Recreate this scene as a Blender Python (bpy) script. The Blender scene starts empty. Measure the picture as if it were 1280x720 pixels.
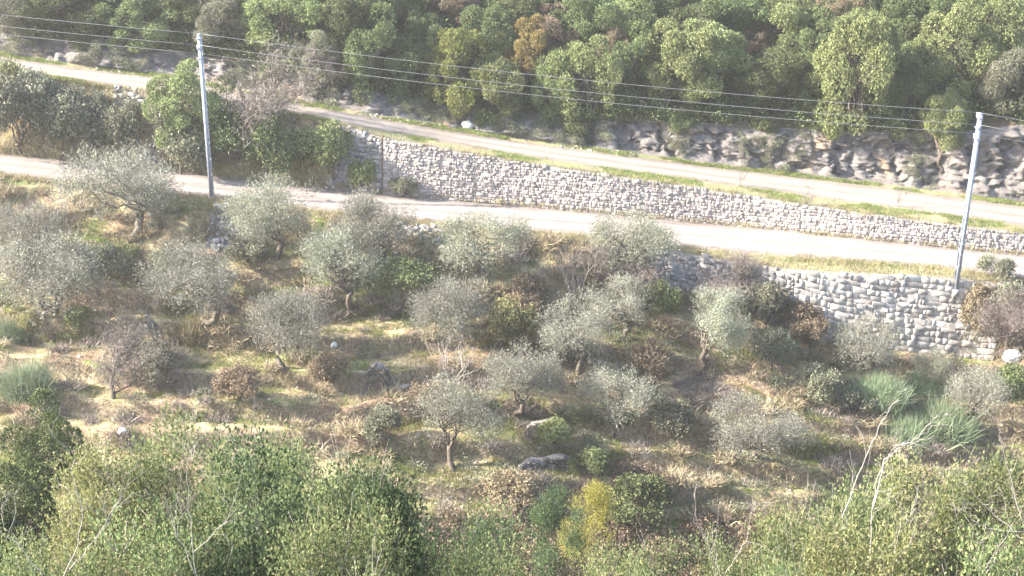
import bpy, math, random
import numpy as np
from mathutils import Vector, Matrix, Euler
from mathutils.bvhtree import BVHTree

R = math.radians
sc = bpy.context.scene
COL = sc.collection

# ------------------------------------------------------------------ camera, sky, sun, exposure
CAMZ = 40.0
FPX = 1600.0
cam_d = bpy.data.cameras.new('camera')
cam_d.sensor_width = 36.0
cam_d.lens = 36.0 * FPX / 1280.0
cam_d.clip_start = 0.2
cam_d.clip_end = 2000
cam = bpy.data.objects.new('camera', cam_d)
COL.objects.link(cam)
CM = Matrix.Rotation(R(90 - 22.0), 3, 'X') @ Matrix.Rotation(R(2.2), 3, 'Z')
cam.matrix_world = Matrix.Translation((0, 0, CAMZ)) @ CM.to_4x4()
sc.camera = cam

SUN_EL = 29.0
SUN_AZ = -97.0         # where the sun stands, degrees clockwise from +Y (scene depth); -90 is exactly left
world = bpy.data.worlds.new('World')
sc.world = world
world.use_nodes = True
wn = world.node_tree
sky = wn.nodes.new('ShaderNodeTexSky')
sky.sky_type = 'NISHITA'
sky.sun_disc = False
sky.sun_elevation = R(SUN_EL)
sky.sun_rotation = R(SUN_AZ)
sky.dust_density = 1.5
wn.links.new(sky.outputs[0], wn.nodes['Background'].inputs[0])
wn.nodes['Background'].inputs[1].default_value = 0.15
sun_d = bpy.data.lights.new('sun', 'SUN')
sun_d.energy = 5.0
sun_d.angle = R(0.5)
sun_d.color = (1.0, 0.93, 0.83)
sun = bpy.data.objects.new('sun', sun_d)
COL.objects.link(sun)
sv = Vector((math.sin(R(SUN_AZ)) * math.cos(R(SUN_EL)), math.cos(R(SUN_AZ)) * math.cos(R(SUN_EL)), math.sin(R(SUN_EL))))
sun.rotation_euler = sv.to_track_quat('Z', 'Y').to_euler()
sc.view_settings.view_transform = 'Standard'
sc.view_settings.look = 'None'
sc.view_settings.exposure = 2.22
sc.view_settings.gamma = 1
sc.view_settings.use_curve_mapping = False
sc.cycles.max_bounces = 5
sc.cycles.diffuse_bounces = 3
sc.cycles.transparent_max_bounces = 4
sc.cycles.volume_bounces = 0
sc.cycles.use_denoising = True
sc.cycles.use_adaptive_sampling = False

# ------------------------------------------------------------------ pixel rays (photo is 1280 x 720)
CAMP = np.array([0, 0, CAMZ])
CMn = np.array(CM)
def raydir(px, py):
    d = CMn @ np.array([px - 640.0, -(py - 360.0), -FPX])
    return d / np.linalg.norm(d)
def ray_y(px, py, y):
    d = raydir(px, py); return CAMP + d * (y / d[1])
def ray_z(px, py, z):
    d = raydir(px, py); return CAMP + d * ((z - CAMZ) / d[2])
def ppm(p):            # photo pixels per metre at a point
    v = CMn.T @ (np.array(p) - CAMP); return FPX / -v[2]
def to_px(p):
    v = CMn.T @ (np.array(p) - CAMP); return 640 + FPX * v[0] / -v[2], 360 - FPX * v[1] / -v[2]

# ------------------------------------------------------------------ noise
def h2(ix, iy, s):
    n = (ix.astype(np.int64) * 374761393 + iy.astype(np.int64) * 668265263 + s * 982451653) & 0xffffffff
    n = ((n ^ (n >> 13)) * 1274126177) & 0xffffffff
    n = ((n ^ (n >> 16)) * 2246822519) & 0xffffffff
    return ((n ^ (n >> 15)) & 0xffffff) / float(0xffffff)
def vn(x, y, s=0):
    x = np.asarray(x, float); y = np.asarray(y, float)
    ix = np.floor(x); iy = np.floor(y); fx = x - ix; fy = y - iy
    fx = fx * fx * (3 - 2 * fx); fy = fy * fy * (3 - 2 * fy)
    a = h2(ix, iy, s); b = h2(ix + 1, iy, s); c = h2(ix, iy + 1, s); d = h2(ix + 1, iy + 1, s)
    return (a * (1 - fx) + b * fx) * (1 - fy) + (c * (1 - fx) + d * fx) * fy
def fbm(x, y, s=0, o=4):
    t = 0; a = 0.5; f = 1.0
    for k in range(o):
        t = t + a * vn(x * f, y * f, s + k * 17); a *= 0.5; f *= 2.03
    return t - 0.47
def vor(x, y, s=0):
    """cell value and distance to the cell border"""
    x = np.asarray(x, float); y = np.asarray(y, float)
    ix = np.floor(x); iy = np.floor(y)
    d1 = np.full(x.shape, 9.0); d2 = np.full(x.shape, 9.0); val = np.zeros(x.shape)
    for i in (-1, 0, 1):
        for j in (-1, 0, 1):
            cx = ix + i; cy = iy + j
            qx = cx + h2(cx, cy, s + 5); qy = cy + h2(cx, cy, s + 9)
            d = np.hypot(qx - x, qy - y); v = h2(cx, cy, s + 13)
            m = d < d1
            d2 = np.where(m, d1, np.minimum(d2, d)); val = np.where(m, v, val); d1 = np.where(m, d, d1)
    return val, d2 - d1

# ------------------------------------------------------------------ mesh helpers
def mesh_np(name, V, F, smooth=False):
    """V (n,3); F (m,4) or (m,3) or list of both"""
    V = np.asarray(V, np.float32)
    Fs = F if isinstance(F, list) else [F]
    Fs = [np.asarray(f, np.int32) for f in Fs if len(f)]
    me = bpy.data.meshes.new(name)
    me.vertices.add(len(V)); me.vertices.foreach_set('co', V.ravel())
    nl = sum(f.size for f in Fs); npoly = sum(len(f) for f in Fs)
    me.loops.add(nl); me.loops.foreach_set('vertex_index', np.concatenate([f.ravel() for f in Fs]))
    starts = []; o = 0
    for f in Fs:
        k = f.shape[1]; starts.append(o + np.arange(len(f)) * k); o += f.size
    me.polygons.add(npoly); me.polygons.foreach_set('loop_start', np.concatenate(starts).astype(np.int32))
    if smooth: me.polygons.foreach_set('use_smooth', np.ones(npoly, bool))
    me.update(calc_edges=True)
    return me
def link(name, me, mat=None, parent=None, kind=None):
    if mat is not None and not me.materials: me.materials.append(mat)
    o = bpy.data.objects.new(name, me); COL.objects.link(o)
    if parent: o.parent = parent
    if kind: o['kind'] = kind
    return o
def tag(o, label, cat, group=None):
    o['label'] = label; o['category'] = cat
    if group: o['group'] = group
    return o
def empty(name, loc=(0, 0, 0)):
    o = bpy.data.objects.new(name, None); COL.objects.link(o); o.location = loc
    o.empty_display_size = 0.2
    return o
class MB:
    def __init__(s): s.V = []; s.Q = []; s.T = []; s.n = 0
    def add(s, V, Q=None, T=None):
        V = np.asarray(V, float).reshape(-1, 3)
        if Q is not None and len(Q): s.Q.append(np.asarray(Q, int).reshape(-1, 4) + s.n)
        if T is not None and len(T): s.T.append(np.asarray(T, int).reshape(-1, 3) + s.n)
        s.V.append(V); s.n += len(V)
    def tube(s, path, rad, k=5, cap=True):
        path = np.asarray(path, float); n = len(path)
        rad = np.broadcast_to(np.asarray(rad, float), (n,))
        tan = np.gradient(path, axis=0); tan /= np.linalg.norm(tan, axis=1)[:, None] + 1e-9
        up = np.array([0.13, 0.21, 0.97]) if abs(tan[0][2]) < 0.8 else np.array([0.95, 0.2, 0.1])
        a = np.cross(tan, up); a /= np.linalg.norm(a, axis=1)[:, None] + 1e-9
        b = np.cross(tan, a)
        th = np.arange(k) / k * 2 * math.pi
        V = path[:, None, :] + rad[:, None, None] * (a[:, None, :] * np.cos(th)[None, :, None] + b[:, None, :] * np.sin(th)[None, :, None])
        i = np.arange(n - 1)[:, None] * k; j = np.arange(k)[None, :]; j2 = (j + 1) % k
        Q = np.stack([i + j, i + j2, i + k + j2, i + k + j], -1).reshape(-1, 4)
        Vf = V.reshape(-1, 3); T = None
        if cap:
            Vf = np.vstack([Vf, path[-1], path[0]])
            jj = np.arange(k); e = (n - 1) * k
            T = np.vstack([np.stack([e + jj, e + (jj + 1) % k, np.full(k, n * k)], -1),
                           np.stack([(jj + 1) % k, jj, np.full(k, n * k + 1)], -1)])
        s.add(Vf, Q, T)
    def box(s, c, sz, rot=None):
        c = np.asarray(c, float); h = np.asarray(sz, float) / 2
        P = np.array([[x, y, z] for x in (-1, 1) for y in (-1, 1) for z in (-1, 1)]) * h
        if rot is not None: P = P @ np.array(rot.to_matrix() if hasattr(rot, 'to_matrix') else rot).T
        s.add(P + c, [[0, 1, 3, 2], [4, 6, 7, 5], [0, 4, 5, 1], [2, 3, 7, 6], [0, 2, 6, 4], [1, 5, 7, 3]])
    def me(s, name, smooth=False):
        V = np.vstack(s.V); F = []
        if s.Q: F.append(np.vstack(s.Q))
        if s.T: F.append(np.vstack(s.T))
        return mesh_np(name, V, F, smooth)

# ------------------------------------------------------------------ materials
def newmat(name):
    m = bpy.data.materials.new(name); m.use_nodes = True
    nt = m.node_tree; nt.nodes.clear()
    return m, nt, nt.nodes.new, nt.links.new
def ramp(nt, fac, stops, interp='LINEAR'):
    r = nt.nodes.new('ShaderNodeValToRGB'); cr = r.color_ramp; cr.interpolation = interp
    while len(cr.elements) > 1: cr.elements.remove(cr.elements[-1])
    for i, (p, c) in enumerate(stops):
        e = cr.elements[0] if i == 0 else cr.elements.new(p)
        e.position = p; e.color = (*c, 1)
    nt.links.new(fac, r.inputs[0]); return r.outputs[0]
def noise(nt, vec, scale, detail=4, rough=0.6, dist=0):
    n = nt.nodes.new('ShaderNodeTexNoise'); n.inputs['Scale'].default_value = scale
    n.inputs['Detail'].default_value = detail; n.inputs['Roughness'].default_value = rough
    n.inputs['Distortion'].default_value = dist
    nt.links.new(vec, n.inputs['Vector']); return n.outputs[0]
def mixc(nt, fac, a, b, mode='MIX'):
    m = nt.nodes.new('ShaderNodeMix'); m.data_type = 'RGBA'; m.blend_type = mode
    if isinstance(fac, (int, float)): m.inputs[0].default_value = fac
    else: nt.links.new(fac, m.inputs[0])
    for s, v in ((6, a), (7, b)):
        if isinstance(v, tuple): m.inputs[s].default_value = (*v, 1)
        else: nt.links.new(v, m.inputs[s])
    return m.outputs[2]
def maprange(nt, v, a, b, c=0, d=1):
    m = nt.nodes.new('ShaderNodeMapRange'); nt.links.new(v, m.inputs[0])
    for i, x in enumerate((a, b, c, d)): m.inputs[1 + i].default_value = x
    return m.outputs[0]
def leafmat(name, stops, trans=0.3, tone=0.35, noise_scale=0.9):
    m, nt, N, L = newmat(name)
    g = N('ShaderNodeNewGeometry'); oi = N('ShaderNodeObjectInfo')
    c = ramp(nt, g.outputs['Random Per Island'], stops)
    nz = noise(nt, g.outputs['Position'], noise_scale, 3)
    f = maprange(nt, nz, 0.3, 0.7, 1 - tone, 1 + tone)
    f2 = maprange(nt, oi.outputs['Random'], 0, 1, 0.82, 1.18)
    mm = N('ShaderNodeMath'); mm.operation = 'MULTIPLY'; L(f, mm.inputs[0]); L(f2, mm.inputs[1])
    hs = N('ShaderNodeHueSaturation'); L(c, hs.inputs['Color']); L(mm.outputs[0], hs.inputs['Value'])
    hh = maprange(nt, oi.outputs['Random'], 0, 1, 0.485, 0.515); L(hh, hs.inputs['Hue'])
    d = N('ShaderNodeBsdfPrincipled'); L(hs.outputs[0], d.inputs['Base Color']); d.inputs['Roughness'].default_value = 0.55
    d.inputs['Specular IOR Level'].default_value = 0.2
    t = N('ShaderNodeBsdfTranslucent'); L(hs.outputs[0], t.inputs[0])
    x = N('ShaderNodeMixShader'); x.inputs[0].default_value = trans
    L(d.outputs[0], x.inputs[1]); L(t.outputs[0], x.inputs[2])
    o = N('ShaderNodeOutputMaterial'); L(x.outputs[0], o.inputs[0])
    return m
def barkmat(name, a, b, scale=9):
    m, nt, N, L = newmat(name)
    g = N('ShaderNodeNewGeometry')
    c = ramp(nt, noise(nt, g.outputs['Position'], scale, 4), [(0.35, a), (0.65, b)])
    d = N('ShaderNodeBsdfPrincipled'); L(c, d.inputs['Base Color']); d.inputs['Roughness'].default_value = 0.85
    o = N('ShaderNodeOutputMaterial'); L(d.outputs[0], o.inputs[0]); return m
def islandmat(name, stops, rough=0.9, nscale=6, namt=0.25, bump=0.4, patch=None):
    m, nt, N, L = newmat(name)
    g = N('ShaderNodeNewGeometry'); P = g.outputs['Position']
    c = ramp(nt, g.outputs['Random Per Island'], stops)
    if patch:
        pz = noise(nt, P, patch[0], 4, 0.6, 0.4)
        c = mixc(nt, maprange(nt, pz, patch[2], patch[2] + 0.1), c, patch[1])
    nz = noise(nt, P, nscale, 5)
    hs = N('ShaderNodeHueSaturation'); L(c, hs.inputs['Color']); L(maprange(nt, nz, 0.3, 0.7, 1 - namt, 1 + namt), hs.inputs['Value'])
    d = N('ShaderNodeBsdfPrincipled'); L(hs.outputs[0], d.inputs['Base Color']); d.inputs['Roughness'].default_value = rough
    bp = N('ShaderNodeBump'); bp.inputs['Strength'].default_value = bump; bp.inputs['Distance'].default_value = 0.05
    L(noise(nt, P, nscale * 2.2, 5), bp.inputs['Height']); L(bp.outputs[0], d.inputs['Normal'])
    o = N('ShaderNodeOutputMaterial'); L(d.outputs[0], o.inputs[0]); return m
def groundmat(name, layers, bump=0.6, bscale=5, riser=False):
    """layers: base colour pair, then (scale, threshold, softness, colour a, colour b, seed offset)"""
    m, nt, N, L = newmat(name)
    g = N('ShaderNodeNewGeometry'); P = g.outputs['Position']
    (a, b) = layers[0]
    c = mixc(nt, maprange(nt, noise(nt, P, 3.1, 6, 0.7), 0.35, 0.65), a, b)
    for (scl, th, soft, ca, cb, off) in layers[1:]:
        va = N('ShaderNodeVectorMath'); va.operation = 'ADD'; L(P, va.inputs[0]); va.inputs[1].default_value = (off, off * 1.7, off * 0.3)
        k = noise(nt, va.outputs[0], scl, 6, 0.65, 0.6)
        cc = mixc(nt, maprange(nt, noise(nt, P, 7.7, 5, 0.7), 0.35, 0.65), ca, cb)
        c = mixc(nt, maprange(nt, k, th - soft, th + soft), c, cc)
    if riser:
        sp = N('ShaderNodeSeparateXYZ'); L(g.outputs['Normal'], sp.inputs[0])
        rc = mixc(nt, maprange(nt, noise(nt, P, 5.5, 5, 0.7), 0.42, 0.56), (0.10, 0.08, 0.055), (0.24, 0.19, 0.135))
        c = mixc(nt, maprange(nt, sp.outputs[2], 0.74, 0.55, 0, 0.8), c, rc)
    fine = noise(nt, P, 22, 4, 0.7)
    hs = N('ShaderNodeHueSaturation'); L(c, hs.inputs['Color']); L(maprange(nt, fine, 0.3, 0.7, 0.62, 1.35), hs.inputs['Value'])
    d = N('ShaderNodeBsdfPrincipled'); L(hs.outputs[0], d.inputs['Base Color']); d.inputs['Roughness'].default_value = 0.95
    d.inputs['Specular IOR Level'].default_value = 0.1
    bp = N('ShaderNodeBump'); bp.inputs['Strength'].default_value = bump; bp.inputs['Distance'].default_value = 0.12
    L(noise(nt, P, bscale, 8, 0.7), bp.inputs['Height']); L(bp.outputs[0], d.inputs['Normal'])
    o = N('ShaderNodeOutputMaterial'); L(d.outputs[0], o.inputs[0]); return m

TAN = (0.47, 0.39, 0.225); TAN2 = (0.33, 0.27, 0.155); SOIL = (0.38, 0.245, 0.165); GRN = (0.16, 0.20, 0.055)
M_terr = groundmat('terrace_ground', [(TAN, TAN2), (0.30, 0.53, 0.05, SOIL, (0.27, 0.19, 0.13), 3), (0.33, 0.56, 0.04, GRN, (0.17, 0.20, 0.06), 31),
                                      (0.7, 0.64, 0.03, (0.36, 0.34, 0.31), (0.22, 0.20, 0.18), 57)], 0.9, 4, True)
M_verge = groundmat('verge_ground', [((0.32, 0.27, 0.17), (0.2, 0.17, 0.09)), (0.8, 0.5, 0.06, (0.17, 0.19, 0.085), (0.26, 0.25, 0.14), 9)])
M_forest = groundmat('forest_floor', [((0.12, 0.09, 0.06), (0.07, 0.06, 0.035)), (0.5, 0.55, 0.05, (0.05, 0.07, 0.025), (0.08, 0.1, 0.04), 9)])
M_valley = groundmat('valley_ground', [((0.14, 0.12, 0.07), (0.09, 0.08, 0.045)), (0.5, 0.5, 0.05, (0.06, 0.09, 0.03), (0.12, 0.14, 0.05), 9)])
def roadmat(name, a, b, spot):
    m, nt, N, L = newmat(name)
    g = N('ShaderNodeNewGeometry'); P = g.outputs['Position']
    mp = N('ShaderNodeMapping'); mp.inputs['Scale'].default_value = (0.12, 1.1, 1); L(P, mp.inputs[0])
    c = mixc(nt, maprange(nt, noise(nt, mp.outputs[0], 1.4, 6, 0.65, 0.3), 0.35, 0.65), a, b)
    c = mixc(nt, maprange(nt, noise(nt, P, 0.9, 7, 0.7), 0.60, 0.68, 0, 0.6), c, spot)
    c = mixc(nt, maprange(nt, noise(nt, P, 30, 3, 0.7), 0.3, 0.7, 0, 0.35), c, spot)
    at_ = N('ShaderNodeAttribute'); at_.attribute_name = 'across'
    wv = noise(nt, mp.outputs[0], 0.9, 3); ad = N('ShaderNodeMath'); ad.operation = 'MULTIPLY_ADD'
    L(wv, ad.inputs[0]); ad.inputs[1].default_value = 0.22; L(at_.outputs['Fac'], ad.inputs[2])
    tr = ramp(nt, ad.outputs[0], [(0.10, (0.55,) * 3), (0.22, (0.15,) * 3), (0.34, (1,) * 3), (0.44, (0.9,) * 3), (0.58, (0.15,) * 3), (0.72, (0.9,) * 3), (0.84, (1,) * 3), (0.96, (0.2,) * 3)])
    lum = maprange(nt, tr, 0, 1, 0.72, 1.12); hs = N('ShaderNodeHueSaturation'); L(c, hs.inputs['Color']); L(lum, hs.inputs['Value']); c = hs.outputs[0]
    d = N('ShaderNodeBsdfPrincipled'); L(c, d.inputs['Base Color']); d.inputs['Roughness'].default_value = 0.95
    d.inputs['Specular IOR Level'].default_value = 0.15
    bp = N('ShaderNodeBump'); bp.inputs['Strength'].default_value = 0.35; bp.inputs['Distance'].default_value = 0.05
    L(noise(nt, P, 14, 6, 0.7), bp.inputs['Height']); L(bp.outputs[0], d.inputs['Normal'])
    o = N('ShaderNodeOutputMaterial'); L(d.outputs[0], o.inputs[0]); return m
M_road1 = roadmat('pale_dusty_asphalt', (0.25, 0.21, 0.185), (0.34, 0.295, 0.265), (0.18, 0.15, 0.13))
M_road2 = roadmat('pale_dirt_track', (0.26, 0.215, 0.18), (0.355, 0.305, 0.26), (0.20, 0.165, 0.13))
def rockmat():
    m, nt, N, L = newmat('limestone_rock')
    g = N('ShaderNodeNewGeometry'); P = g.outputs['Position']
    c = ramp(nt, noise(nt, P, 1.3, 8, 0.7, 0.5), [(0.3, (0.10, 0.088, 0.08)), (0.5, (0.18, 0.158, 0.142)), (0.7, (0.30, 0.265, 0.24))])
    c = mixc(nt, maprange(nt, noise(nt, P, 0.35, 5, 0.6, 0.8), 0.60, 0.70, 0, 0.6), c, (0.38, 0.24, 0.13))
    mp = N('ShaderNodeMapping'); mp.inputs['Scale'].default_value = (1.6, 1.6, 0.25); L(P, mp.inputs[0])
    c = mixc(nt, maprange(nt, noise(nt, mp.outputs[0], 1.5, 6, 0.65), 0.54, 0.66, 0, 0.7), c, (0.10, 0.10, 0.10))
    d = N('ShaderNodeBsdfPrincipled'); L(c, d.inputs['Base Color']); d.inputs['Roughness'].default_value = 0.9
    bp = N('ShaderNodeBump'); bp.inputs['Strength'].default_value = 0.9; bp.inputs['Distance'].default_value = 0.15
    L(noise(nt, P, 4.5, 9, 0.75), bp.inputs['Height']); L(bp.outputs[0], d.inputs['Normal'])
    o = N('ShaderNodeOutputMaterial'); L(d.outputs[0], o.inputs[0]); return m
M_rock = rockmat()
M_stoneU = islandmat('pinkish_rubble_stone', [(0, (0.25, 0.215, 0.195)), (0.5, (0.33, 0.285, 0.26)), (1, (0.42, 0.37, 0.335))], nscale=7, namt=0.28, patch=(0.5, (0.30, 0.27, 0.22), 0.62))
M_stoneL = islandmat('pale_grey_block_stone', [(0, (0.27, 0.24, 0.215)), (0.5, (0.37, 0.335, 0.30)), (1, (0.48, 0.44, 0.395))], nscale=5, namt=0.32, patch=(0.6, (0.33, 0.29, 0.24), 0.62))
M_stoneD = islandmat('weathered_dry_stone', [(0, (0.14, 0.135, 0.13)), (0.6, (0.26, 0.24, 0.225)), (1, (0.38, 0.345, 0.31))], nscale=5, namt=0.3)
M_core = groundmat('wall_core_earth', [((0.34, 0.30, 0.27), (0.24, 0.21, 0.19))])
M_scree = islandmat('scree_stone', [(0, (0.25, 0.22, 0.19)), (0.6, (0.42, 0.37, 0.32)), (1, (0.6, 0.53, 0.46))], nscale=8)
M_dry = leafmat('dry_grass_blades', [(0, (0.17, 0.145, 0.07)), (0.5, (0.35, 0.305, 0.165)), (1, (0.50, 0.44, 0.27))], 0.25, 0.3, 0.5)
M_green = leafmat('green_grass_blades', [(0, (0.09, 0.13, 0.03)), (0.6, (0.18, 0.22, 0.06)), (1, (0.36, 0.33, 0.13))], 0.3, 0.3, 0.5)
M_twig = leafmat('dead_twigs', [(0, (0.16, 0.125, 0.08)), (0.5, (0.33, 0.27, 0.17)), (1, (0.48, 0.40, 0.27))], 0.0, 0.4, 0.4)
M_twigp = leafmat('grey_pink_twigs', [(0, (0.11, 0.09, 0.075)), (0.5, (0.22, 0.18, 0.15)), (1, (0.38, 0.32, 0.27))], 0.0, 0.3, 0.5)
M_greybark = barkmat('grey_brown_bark', (0.13, 0.105, 0.09), (0.26, 0.22, 0.20))
M_twigb = leafmat('dark_grey_brown_twigs', [(0, (0.08, 0.065, 0.055)), (0.5, (0.17, 0.14, 0.12)), (1, (0.32, 0.27, 0.235))], 0.0, 0.3, 0.5)
M_slate = islandmat('dark_slate_stone', [(0, (0.08, 0.075, 0.065)), (0.6, (0.15, 0.135, 0.11)), (1, (0.24, 0.21, 0.17))], nscale=5, namt=0.3)
M_pale = barkmat('pale_bare_branches', (0.22, 0.19, 0.17), (0.42, 0.38, 0.34))
M_bark = barkmat('brown_bark', (0.05, 0.04, 0.03), (0.15, 0.12, 0.09))
M_olive = leafmat('olive_leaves', [(0, (0.12, 0.12, 0.09)), (0.5, (0.235, 0.235, 0.18)), (0.85, (0.32, 0.315, 0.25)), (1, (0.43, 0.42, 0.36))], 0.22, 0.25, 1.1)
M_oliveg = leafmat('greener_olive_leaves', [(0, (0.12, 0.13, 0.085)), (0.5, (0.24, 0.25, 0.175)), (1, (0.42, 0.42, 0.34))], 0.22, 0.25, 1.1)
M_oak = leafmat('evergreen_oak_leaves', [(0, (0.035, 0.052, 0.02)), (0.5, (0.10, 0.13, 0.048)), (0.9, (0.18, 0.205, 0.085)), (1, (0.28, 0.30, 0.14))], 0.08, 0.3, 0.8)
M_oakl = leafmat('lighter_oak_leaves', [(0, (0.06, 0.085, 0.03)), (0.5, (0.185, 0.215, 0.08)), (1, (0.34, 0.36, 0.165))], 0.12, 0.3, 0.8)
M_gold = leafmat('golden_autumn_leaves', [(0, (0.14, 0.13, 0.04)), (0.5, (0.28, 0.23, 0.08)), (1, (0.44, 0.36, 0.14))], 0.3, 0.3, 0.8)
M_ygb = leafmat('dull_yellow_green_leaves', [(0, (0.10, 0.11, 0.04)), (0.5, (0.24, 0.24, 0.10)), (1, (0.42, 0.38, 0.18))], 0.25, 0.3, 0.8)
M_yg = leafmat('yellowing_green_leaves', [(0, (0.07, 0.10, 0.02)), (0.55, (0.17, 0.19, 0.06)), (1, (0.36, 0.33, 0.12))], 0.3, 0.3, 0.8)
M_brown = leafmat('brown_withered_leaves', [(0, (0.12, 0.09, 0.06)), (0.5, (0.22, 0.17, 0.11)), (1, (0.34, 0.27, 0.18))], 0.2, 0.3, 0.8)
M_grey = leafmat('grey_green_leaves', [(0, (0.09, 0.10, 0.06)), (0.5, (0.18, 0.185, 0.12)), (1, (0.32, 0.31, 0.22))], 0.2, 0.3, 0.8)
M_broom = leafmat('blue_green_broom', [(0, (0.10, 0.14, 0.08)), (0.5, (0.19, 0.25, 0.14)), (1, (0.34, 0.38, 0.25))], 0.2, 0.2, 0.8)
M_fg = leafmat('foreground_leaves', [(0, (0.09, 0.125, 0.05)), (0.5, (0.16, 0.20, 0.085)), (0.85, (0.23, 0.25, 0.11)), (1, (0.31, 0.29, 0.15))], 0.45, 0.25, 1.0)
M_fgy = leafmat('foreground_yellow_leaves', [(0, (0.14, 0.17, 0.07)), (0.5, (0.23, 0.25, 0.105)), (0.85, (0.31, 0.31, 0.14)), (1, (0.40, 0.34, 0.18))], 0.45, 0.25, 1.0)
M_fgg = leafmat('bright_yellow_leaves', [(0, (0.20, 0.19, 0.04)), (0.5, (0.34, 0.31, 0.08)), (1, (0.50, 0.43, 0.13))], 0.4, 0.25, 1.0)
M_fgd = leafmat('foreground_dark_leaves', [(0, (0.03, 0.055, 0.025)), (0.5, (0.075, 0.115, 0.05)), (1, (0.17, 0.21, 0.09))], 0.3, 0.25, 1.0)
def plain(name, col, rough=0.5, metal=0.0, nz=0.15):
    m, nt, N, L = newmat(name)
    g = N('ShaderNodeNewGeometry')
    hs = N('ShaderNodeHueSaturation'); hs.inputs['Color'].default_value = (*col, 1)
    L(maprange(nt, noise(nt, g.outputs['Position'], 5, 5), 0.3, 0.7, 1 - nz, 1 + nz), hs.inputs['Value'])
    d = N('ShaderNodeBsdfPrincipled'); L(hs.outputs[0], d.inputs['Base Color']); d.inputs['Roughness'].default_value = rough
    d.inputs['Metallic'].default_value = metal
    o = N('ShaderNodeOutputMaterial'); L(d.outputs[0], o.inputs[0]); return m
M_steel = plain('galvanised_steel', (0.29, 0.315, 0.37), 0.6, 0.1)
M_insul = plain('insulator_porcelain', (0.55, 0.55, 0.58), 0.3)
M_conc = plain('footing_concrete', (0.35, 0.33, 0.30), 0.9)
M_wire = plain('aluminium_cable', (0.22, 0.22, 0.23), 0.6, 0.2)

# ------------------------------------------------------------------ terrain
def I(d):
    ks = sorted(d); return lambda x: float(np.interp(x, ks, [d[k] for k in ks]))
rA = I({-300: 30, 0: 70, 100: 86, 213: 98, 400: 135, 500: 153, 640: 176, 860: 205, 1067: 230, 1280: 258, 1600: 300})
rB = I({-300: 42, 0: 86, 100: 101, 213: 116, 400: 148, 500: 167, 640: 193, 860: 224, 1067: 253, 1280: 282, 1600: 327})
rC = I({-300: 46, 0: 90, 213: 119, 400: 151, 440: 160, 475: 174, 560: 189, 640: 203, 860: 235, 1067: 267, 1280: 294, 1600: 335})
rD = I({-300: 164, 0: 192, 213: 212, 400: 235, 475: 242, 560: 250, 640: 256, 860: 276, 1067: 297, 1280: 318, 1600: 350})
rE = I({-300: 184, 0: 217, 100: 230, 265: 247, 400: 263, 560: 279, 640: 287, 760: 297, 860: 309, 920: 316, 1067: 325, 1190: 336, 1280: 348, 1600: 385})
rF = I({-300: 190, 0: 222, 265: 254, 400: 272, 640: 296, 780: 306, 830: 314, 905: 327, 985: 341, 1190: 350, 1230: 354, 1280: 362, 1600: 395})
rG = I({-300: 245, 0: 280, 265: 312, 480: 328, 700: 350, 830: 357, 905: 372, 985: 410, 1067: 430, 1230: 448, 1280: 450, 1600: 465})
rV = I({-300: 640, 1600: 655})
rL = I({-300: -10, 0: 42, 213: 62, 400: 97, 500: 125, 640: 142, 700: 150, 860: 152, 1067: 165, 1200: 165, 1280: 155, 1600: 150})
yE = lambda p: 71.3 - 0.0043 * p
wG = I({-300: 3.2, 600: 2.4, 800: 1.0, 860: 0.5, 1230: 0.4, 1290: 1.8, 1600: 2})
wC = I({-300: 2.4, 380: 1.9, 440: 0.9, 478: 0.35, 1600: 0.35})
yV = I({-300: 49.5, 300: 49.5, 1280: 54.5, 1600: 54.5})
PXS = np.arange(-300, 1601, 25)
lines = {k: [] for k in 'VGFEDCBAKL'}
for p in PXS:
    E = ray_y(p, rE(p), yE(p)); D = ray_z(p, rD(p), E[2] + 0.05)
    C = ray_y(p, rC(p), D[1] + wC(p)); B = ray_z(p, rB(p), C[2] + 0.08); A = ray_z(p, rA(p), C[2] + 0.12)
    F = ray_z(p, rF(p), E[2] - 0.12)
    G = ray_y(p, rG(p), F[1] - wG(p))
    V = ray_y(p, rV(p), yV(p))
    K = A + np.array([0, 0.55, 0.10]); L_ = ray_y(p, rL(p), K[1] + 1.7)
    for k, v in zip('VGFEDCBAKL', (V, G, F, E, D, C, B, A, K, L_)): lines[k].append(v)
lines = {k: np.array(v) for k, v in lines.items()}
def smooth(a, n=2):
    for _ in range(n):
        b = a.copy(); b[1:-1] = (a[:-2] + 2 * a[1:-1] + a[2:]) / 4; a = b
    return a
def LN(k):
    l = smooth(lines[k], 1)
    a, b = l[0], l[-1]
    l = np.vstack([a + (a - l[6]) * 0 + np.array([-100, 4, 2.0]), l, b + np.array([100, -4, -3.0])])
    return lambda x: (np.interp(x, l[:, 0], l[:, 1]), np.interp(x, l[:, 0], l[:, 2]))
LNS = {k: LN(k) for k in lines}
xs = np.concatenate([np.arange(-120, -46, 3.0), np.arange(-46, 46, 0.22), np.arange(46, 121, 3.0)])
NX = len(xs)
def pts(k, x=xs):
    y, z = LNS[k](x); return np.stack([x, y, z], -1)
def band(a, b, n, ease=None):
    t = np.linspace(0, 1, n + 1)[:, None, None]
    return a[None] * (1 - t) + b[None] * t
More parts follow.
